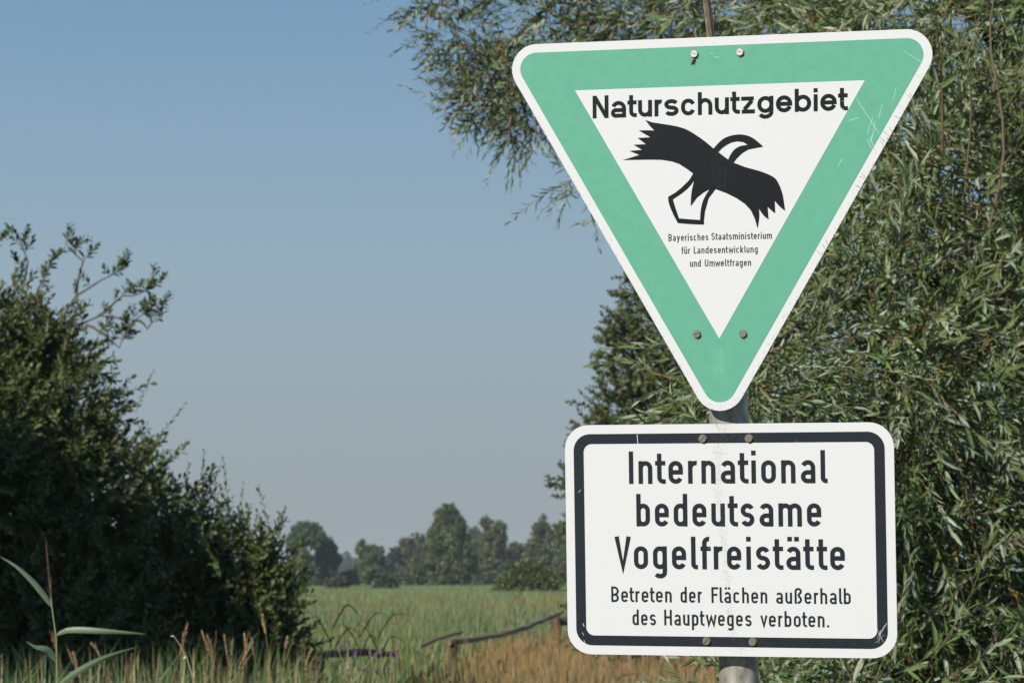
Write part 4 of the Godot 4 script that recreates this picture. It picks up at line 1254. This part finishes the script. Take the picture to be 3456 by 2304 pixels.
func vegetation() -> void:
	rng.seed = 220
	var nz := FastNoiseLite.new()
	nz.seed = 11
	nz.frequency = 0.02
	var reed_cols := [Color(0.13, 0.2, 0.07), Color(0.15, 0.22, 0.09), Color(0.11, 0.175, 0.045), Color(0.2, 0.22, 0.07)]
	var dry_cols := [Color(0.29, 0.23, 0.075), Color(0.36, 0.3, 0.12), Color(0.24, 0.23, 0.065), Color(0.16, 0.2, 0.05), Color(0.12, 0.175, 0.045), Color(0.13, 0.19, 0.06), Color(0.14, 0.2, 0.06)]
	var green_cols := [Color(0.07, 0.115, 0.03), Color(0.085, 0.125, 0.04), Color(0.11, 0.13, 0.045)]
	var brown := Color(0.28, 0.2, 0.1)
	var left := func(d: float) -> float: return -0.25 * d - 3.0
	var right := func(d: float) -> float: return 0.14 * d + 2.0
	var all := func(_x: float, _z: float) -> bool: return true
	# reed field from the fence to the trees
	var field := thing("reed_field", Vector3(0, 0, -60), "wide field of grey-green reeds stretching to the trees", "reeds", "", "stuff")
	var a := []
	for k in 3: a.append(tuft(40, 0.5, 0.5, 0.98, 0.028, 0.5, reed_cols + [Color(0.07, 0.115, 0.04)], 1, brown))
	strew(field, a, 5200, 33, 90, left, right, 0.8, 1.08, all)
	var a2 := []
	for k in 3: a2.append(tuft(9, 0.3, 0.7, 1.15, 0.036, 0.8, [Color(0.07, 0.12, 0.04), Color(0.17, 0.24, 0.1), Color(0.26, 0.25, 0.11)], 0, brown))
	strew(field, a2, 1500, 33, 110, left, right, 0.85, 1.12, all)
	var b := []
	for k in 3: b.append(tuft(60, 1.3, 0.6, 0.95, 0.045, 0.3, reed_cols, 0, brown))
	strew(field, b, 8500, 85, 230, func(d: float) -> float: return -0.17 * d - 3.0, func(d: float) -> float: return 0.07 * d + 3.0, 0.8, 1.1, all)
	var b2 := []
	for k in 2: b2.append(tuft(60, 2.6, 0.6, 0.95, 0.1, 0.3, reed_cols, 0, brown))
	strew(field, b2, 9000, 220, 520, func(d: float) -> float: return -0.17 * d, func(d: float) -> float: return 0.07 * d, 0.8, 1.1, all)
	# rusty drifts of flowering grass in the reeds
	var rust := thing("flowering_grass", Vector3(0, 0, -80), "rusty brown drifts of flowering grass in the reed field", "grass", "", "stuff")
	var rk := []
	for k in 2: rk.append(tuft(50, 1.2, 0.75, 1.02, 0.03, 0.2, [Color(0.25, 0.14, 0.07), Color(0.2, 0.14, 0.06), Color(0.12, 0.14, 0.06)], 0, brown))
	strew(rust, rk, 2200, 95, 270, func(d: float) -> float: return -0.17 * d - 3.0, func(d: float) -> float: return 0.07 * d + 3.0, 0.85, 1.05, func(x: float, z: float) -> bool: return nz.get_noise_2d(x * 0.8, z * 1.1) > 0.17)
	# greener reeds just behind the fence
	var belt := thing("reed_belt", Vector3(0, 0, -30), "green reeds with loose leaves growing along the broken fence", "reeds", "", "stuff")
	var c := []
	for k in 3: c.append(tuft(26, 0.34, 0.4, 0.88, 0.026, 0.6, reed_cols + [Color(0.06, 0.105, 0.035), Color(0.24, 0.22, 0.09)], 0, brown))
	strew(belt, c, 3000, 21, 40, left, right, 0.85, 1.15, func(x: float, z: float) -> bool: return z < -22.2 - (x + 1.84) * 4.26)
	var lowg := []
	for k in 3: lowg.append(tuft(40, 0.3, 0.25, 0.62, 0.011, 0.5, green_cols + [dry_cols[2], reed_cols[0]], 0, brown))
	strew(belt, lowg, 1500, 13, 27, left, func(_d: float) -> float: return 0.4, 0.85, 1.2, all)
	# dry tawny grass in front of the fence
	var dry := thing("dry_grass", Vector3(0, 0, -16), "tawny dry summer grass with brown flower spikes below the signs", "grass", "", "stuff")
	var e := []
	for k in 4: e.append(tuft(80, 0.34, 0.3, 0.82, 0.007, 0.45, dry_cols, 2, brown))
	strew(dry, e, 6500, 8.5, 31, func(d: float) -> float: return -0.1 * d - 0.3, func(d: float) -> float: return 0.1 * d + 1.5, 0.8, 1.03, func(x: float, z: float) -> bool: return x + 0.9 * patch.get_noise_2d(x * 20.0, z * 8.0) > -0.75 + maxf(0.0, -z - 20.0) * 0.07)
	# ranker growth at the left edge
	var rank := thing("tall_grass", Vector3(-1.5, 0, -10), "rank green grass mixed with brown spikes before the dark bushes", "grass", "", "stuff")
	var g := []
	for k in 4: g.append(tuft(20, 0.32, 0.6, 1.36, 0.02, 0.6, [Color(0.09, 0.145, 0.055), Color(0.1, 0.15, 0.06), Color(0.08, 0.13, 0.04), Color(0.13, 0.15, 0.06), dry_cols[0], dry_cols[3]], 0, brown))
	for k in 2: g.append(tuft(9, 0.25, 0.75, 1.3, 0.03, 1.0, [Color(0.11, 0.17, 0.075), Color(0.09, 0.14, 0.05), Color(0.2, 0.17, 0.08)], 0, brown))
	strew(rank, g, 1700, 7.2, 15.0, func(d: float) -> float: return -0.27 * d - 0.6, func(d: float) -> float: return -0.085 * d + 0.15, 0.82, 1.06, all)
	# short sward everywhere else close by
	var sward := thing("meadow_sward", Vector3(0, 0, -5), "low green meadow sward round the sign post", "grass", "", "stuff")
	var h := []
	for k in 2: h.append(tuft(50, 0.35, 0.12, 0.42, 0.006, 0.5, green_cols, 0, brown))
	strew(sward, h, 2600, 1.5, 12, func(d: float) -> float: return -0.35 * d - 3.0, func(d: float) -> float: return 0.3 * d + 2.0, 0.7, 1.2, all)

func grass_spike(tip: Vector3, i: int) -> void:
	tip += Vector3(rf(-0.05, 0.05), rf(-0.07, 0.05), 0)
	var foot := Vector3(tip.x + rf(-0.3, 0.3), 0, tip.z + rf(-0.1, 0.1))
	var o := thing("grass_stalk", foot, "single tall brown-spiked grass stalk rising before the dark bushes" if i < 20 else "single tall brown-spiked grass stalk in the tawny meadow", "grass", "brown-spiked grass stalks by the bushes" if i < 20 else "brown-spiked grass stalks in the meadow")
	var m := MB.new()
	var col := vary(Color(0.2, 0.15, 0.065), 0.25)
	var pts := bent(foot, tip, rf(0.0, 0.04), 0.13, 7)
	tube(m, pts, taper(8, 0.0026, 0.0012), 4, col)
	part("stem", done(m, M.grass), o, true)
	var s := MB.new()
	var d: Vector3 = (pts[7] - pts[6]).normalized()
	var sc := vary(Color(0.27, 0.165, 0.09) if rng.randf() < 0.6 else Color(0.3, 0.23, 0.12), 0.25)
	var long := rf(0.07, 0.16)
	var nod := Vector3(rf(-0.5, 0.5), -0.4, 0) * rf(0.0, 0.1)
	var fat := rf(0.5, 1.0)
	for k in 40:
		var t := rng.randf()
		var p: Vector3 = tip - d * long * t + nod * (1.0 - t) * (1.0 - t)
		var w := 0.011 * fat * sin(PI * clampf(t * 0.9 + 0.06, 0, 1))
		var r := any_side(d).rotated(d, rf(0, TAU))
		var q := p + r * w * 0.4
		var e := q + (d * 0.016 + r * w).normalized() * 0.018
		s.t(q, e, q + d * 0.006 + r.cross(d) * 0.004, vary(sc, 0.2))
		s.t(q, e, q + d * 0.006 - r.cross(d) * 0.004, vary(sc, 0.2))
	part("flower_spike", done(s, M.grass), o, true)

func long_leaf(pts: Array, w: float, col: Color) -> ArrayMesh:
	var m := MB.new()
	var n := 14
	var prev := []
	var curve := Curve3D.new()
	for i in pts.size():
		var tan_: Vector3 = (pts[mini(i + 1, pts.size() - 1)] - pts[maxi(i - 1, 0)]) / 6.0
		curve.add_point(pts[i], -tan_, tan_)
	var total := curve.get_baked_length()
	for i in n + 1:
		var t := float(i) / n
		var p := curve.sample_baked(t * total, true)
		var d := (curve.sample_baked(minf(t + 0.03, 1.0) * total, true) - curve.sample_baked(maxf(t - 0.03, 0.0) * total, true)).normalized()
		var side := d.cross(Vector3(0.25, 0.15, 1.0).rotated(d, 0.9 * t)).normalized()
		var hw := w * 0.5 * pow(sin(PI * pow(clampf(t * 0.97 + 0.03, 0, 1), 0.7)), 0.8)
		var fold := d.cross(side) * hw * 0.25
		var cur := [p + side * hw + fold, p, p - side * hw + fold]
		if i > 0:
			m.q(prev[0], cur[0], cur[1], prev[1], col)
			m.q(prev[1], cur[1], cur[2], prev[2], col)
		prev = cur
	return done(m, M.grass)

func reed(foot: Vector3, joints: Array, leaves: Array, plume: Array, label: String, group: String, col: Color) -> void:
	var o := thing("reed_plant", foot, label, "reed", group)
	var m := MB.new()
	tube(m, joints, taper(joints.size(), 0.0032, 0.0017), 7, col)
	part("stem", done(m, M.grass), o, true)
	for l in leaves: part("leaf", long_leaf(l[0], l[1], vary(l[2], 0.08)), o, true)
	if plume.size():
		var p := MB.new()
		var a: Vector3 = plume[0]
		var b: Vector3 = plume[1]
		var d := (b - a).normalized()
		for i in 150:
			var t := rng.randf()
			var from: Vector3 = a.lerp(b, t)
			var r := any_side(d).rotated(d, rf(0, TAU))
			var reach := 0.05 * (1.0 - t * 0.6)
			var to := from + d * reach + r * rf(0.001, 0.013) * (1.2 - t)
			var w := d.cross(r) * 0.0011
			p.t(from - w, from + w, to, vary(Color(0.15, 0.085, 0.06), 0.3))
		part("plume", done(p, M.grass), o, true)

func reeds_and_thistles() -> void:
	rng.seed = 237
	var spikes := [[-1.82, 1.44, -8.87], [-1.84, 1.38, -9.72], [-1.70, 1.38, -9.24], [-1.68, 1.36, -9.89], [-1.75, 1.31, -9.95], [-1.22, 1.42, -8.38], [-1.08, 1.46, -8.24], [-1.19, 1.41, -10.54], [-0.97, 1.41, -8.93], [-1.18, 1.39, -8.86], [-1.33, 1.38, -10.99], [-1.03, 1.33, -9.52], [-1.07, 1.32, -10.54], [-0.90, 1.35, -9.53], [-1.28, 1.36, -9.99], [-1.88, 1.30, -8.62], [-1.79, 1.26, -9.98], [-2.05, 1.25, -10.63], [-0.87, 1.32, -9.66], [-1.20, 1.35, -10.28], [-0.72, 1.23, -14.00], [-0.74, 1.24, -17.00], [-0.21, 1.20, -14.00], [-0.01, 1.18, -13.00], [0.14, 1.21, -16.00], [0.21, 1.21, -12.00], [-0.39, 1.18, -13.00], [-0.14, 1.20, -18.00], [-0.41, 1.21, -11.00], [0.28, 1.18, -11.00], [0.49, 1.19, -11.00]]
	for i in spikes.size(): grass_spike(Vector3(spikes[i][0], spikes[i][1], spikes[i][2]), i)
	var rc := Color(0.16, 0.225, 0.13)
	var z := -6.5
	reed(Vector3(-1.262, 0, z), [Vector3(-1.262, -0.05, z), Vector3(-1.268, 0.8, z), Vector3(-1.276, 1.3, z), Vector3(-1.28, 1.44, z), Vector3(-1.294, 1.533, z), Vector3(-1.3, 1.6, z)], [
		[[Vector3(-1.294, 1.53, z), Vector3(-1.335, 1.59, z + 0.02), Vector3(-1.385, 1.64, z + 0.03), Vector3(-1.44, 1.672, z + 0.02)], 0.017, rc],
		[[Vector3(-1.279, 1.45, z), Vector3(-1.24, 1.464, z + 0.02), Vector3(-1.14, 1.46, z + 0.04), Vector3(-1.02, 1.45, z + 0.03)], 0.017, rc],
		[[Vector3(-1.277, 1.376, z), Vector3(-1.3, 1.41, z + 0.02), Vector3(-1.33, 1.42, z + 0.04), Vector3(-1.355, 1.436, z + 0.05)], 0.02, rc],
		[[Vector3(-1.273, 1.31, z), Vector3(-1.22, 1.345, z + 0.03), Vector3(-1.14, 1.385, z + 0.05), Vector3(-1.04, 1.418, z + 0.04)], 0.019, rc],
		[[Vector3(-1.27, 1.1, z), Vector3(-1.2, 1.22, z + 0.02), Vector3(-1.1, 1.3, z + 0.04), Vector3(-0.97, 1.325, z + 0.04)], 0.016, rc],
	], [Vector3(-1.294, 1.535, z), Vector3(-1.312, 1.71, z)], "tall reed with purple-brown plume and four broad grey-green leaves", "", Color(0.2, 0.25, 0.1))
	var g2 := Color(0.08, 0.125, 0.055)
	var spots := [[-1.34, 1.36, -17.0, 0], [-1.2, 1.28, -18.0, 0], [-1.08, 1.26, -18.4, 0], [0.06, 1.45, -30.0, 1]]
	for s in spots:
		var x: float = s[0]
		var y: float = s[1]
		var zz: float = s[2]
		var lv := []
		for i in 7:
			var hh := y - 0.08 - i * 0.085
			var dir := (1.0 if i % 2 == 0 else -1.0)
			var rr := rf(0.1, 0.2)
			lv.append([[Vector3(x, hh - 0.06, zz), Vector3(x + dir * rr * 0.3, hh + 0.04, zz + rf(-0.05, 0.05)), Vector3(x + dir * rr * 0.7, hh + 0.13, zz + rf(-0.08, 0.08)), Vector3(x + dir * rr * rf(0.9, 1.5), hh + rf(-0.02, 0.22), zz + rf(-0.1, 0.1))], 0.013, g2])
		reed(Vector3(x, 0, zz), [Vector3(x, -0.05, zz), Vector3(x + 0.005, y * 0.5, zz), Vector3(x, y, zz)], lv, [], "dark leafy reed stalk standing by the left fence post" if s[3] == 0 else "lone thin reed stalk rising above the field behind fence", "reed stalks by the left fence post" if s[3] == 0 else "", g2)
	# bent bleached stalk with a husk
	var st := thing("dry_stalk", Vector3(-0.7, 0, -6.5), "thin bleached dead stalk leaning left with one small husk", "stalk")
	var dm := MB.new()
	tube(dm, [Vector3(-0.7, -0.02, -6.5), Vector3(-0.83, 0.8, -6.5), Vector3(-0.895, 1.32, -6.5), Vector3(-0.915, 1.385, -6.5), Vector3(-0.935, 1.42, -6.5), Vector3(-0.952, 1.445, -6.5)], taper(6, 0.003, 0.0011), 6, Color(0.3, 0.24, 0.14))
	part("stem", done(dm, M.grass), st, true)
	var hm := MB.new()
	leaf(hm, Vector3(-0.915, 1.388, -6.5), Vector3(-0.8, -0.35, 0.2).normalized(), Vector3(0, 0.6, 0.8), 0.014, 0.007, false, Color(0.45, 0.38, 0.24), 0.3)
	leaf(hm, Vector3(-0.95, 1.443, -6.5), Vector3(-0.9, 0.3, 0.2).normalized(), Vector3(0, 0.6, 0.8), 0.012, 0.005, false, Color(0.45, 0.38, 0.24), 0.3)
	part("husk", done(hm, M.grass), st, true)
	thistles()

func thistles() -> void:
	rng.seed = 254
	var plants := [[Vector3(-0.66, 0, -10.0), [[-0.717, 1.31], [-0.752, 1.285], [-0.683, 1.26], [-0.653, 1.189]], "pale-stemmed creeping thistle whose tallest purple heads rise before the fence"], [Vector3(-0.57, 0, -10.05), [[-0.623, 1.272], [-0.597, 1.251], [-0.577, 1.275], [-0.6, 1.183]], "middle creeping thistle with a cluster of faded purple heads"], [Vector3(-0.53, 0, -9.95), [[-0.529, 1.255], [-0.502, 1.27], [-0.545, 1.2]], "leafy creeping thistle with two bright purple heads"]]
	for p in plants:
		var base: Vector3 = p[0]
		var o := thing("thistle", base, p[2], "thistle", "purple thistles before the fence")
		var fork := base + Vector3(rf(-0.02, 0.02), 1.08, 0)
		var m := MB.new()
		tube(m, bent(base - Vector3.UP * 0.05, fork, 0, 0.03), taper(9, 0.006, 0.004), 7, Color(0.24, 0.26, 0.14))
		part("stem", done(m, M.grass), o, true)
		for h in p[1]:
			var tip := Vector3(h[0], h[1], base.z)
			var b := MB.new()
			tube(b, bent(fork + Vector3.UP * rf(-0.1, 0.0), tip, -0.01, 0.01, 5), taper(6, 0.003, 0.0018), 5, Color(0.24, 0.25, 0.15))
			part("stalk", done(b, M.grass), o, true)
			var c := MB.new()
			tube(c, [tip, tip + Vector3.UP * 0.006, tip + Vector3.UP * 0.013, tip + Vector3.UP * 0.017], [0.003, 0.0075, 0.0072, 0.0055], 8, Color(0.16, 0.12, 0.09))
			var hd := part("flower_head", done(c, M.grass), o, true)
			var f := MB.new()
			for i in 60:
				var a := rf(0, TAU)
				var r := sqrt(rng.randf())
				var from: Vector3 = tip + Vector3(cos(a) * 0.004 * r, 0.015, sin(a) * 0.004 * r)
				var to := tip + Vector3(cos(a) * 0.013 * r, 0.034 - 0.008 * r, sin(a) * 0.013 * r)
				var w := Vector3(-sin(a), 0, cos(a)) * 0.0014
				f.t(from - w, to, from + w, vary(Color(0.36, 0.15, 0.4), 0.25))
			part("florets", done(f, M.grass), hd)
		for i in 22:
			var t := rf(0.55, 1.0)
			var at := base.lerp(fork, t)
			var a := i * 2.4
			var dir := Vector3(cos(a), 0.35, sin(a)).normalized()
			var lm := MB.new()
			var L := rf(0.06, 0.11)
			for k in 4:
				var q := at + dir * L * (k + 0.4) / 4.5
				var sd := dir.cross(Vector3.UP).normalized()
				for s in [-1, 1]:
					leaf(lm, q, (sd * s + dir * 0.7).normalized(), Vector3.UP, 0.026, 0.013, false, vary(Color(0.075, 0.12, 0.04), 0.15), 0.1)
			leaf(lm, at, dir, Vector3.UP, L, 0.018, false, vary(Color(0.075, 0.12, 0.04), 0.15), 0.2)
			part("leaf", done(lm, M.leaf_top), o, true)
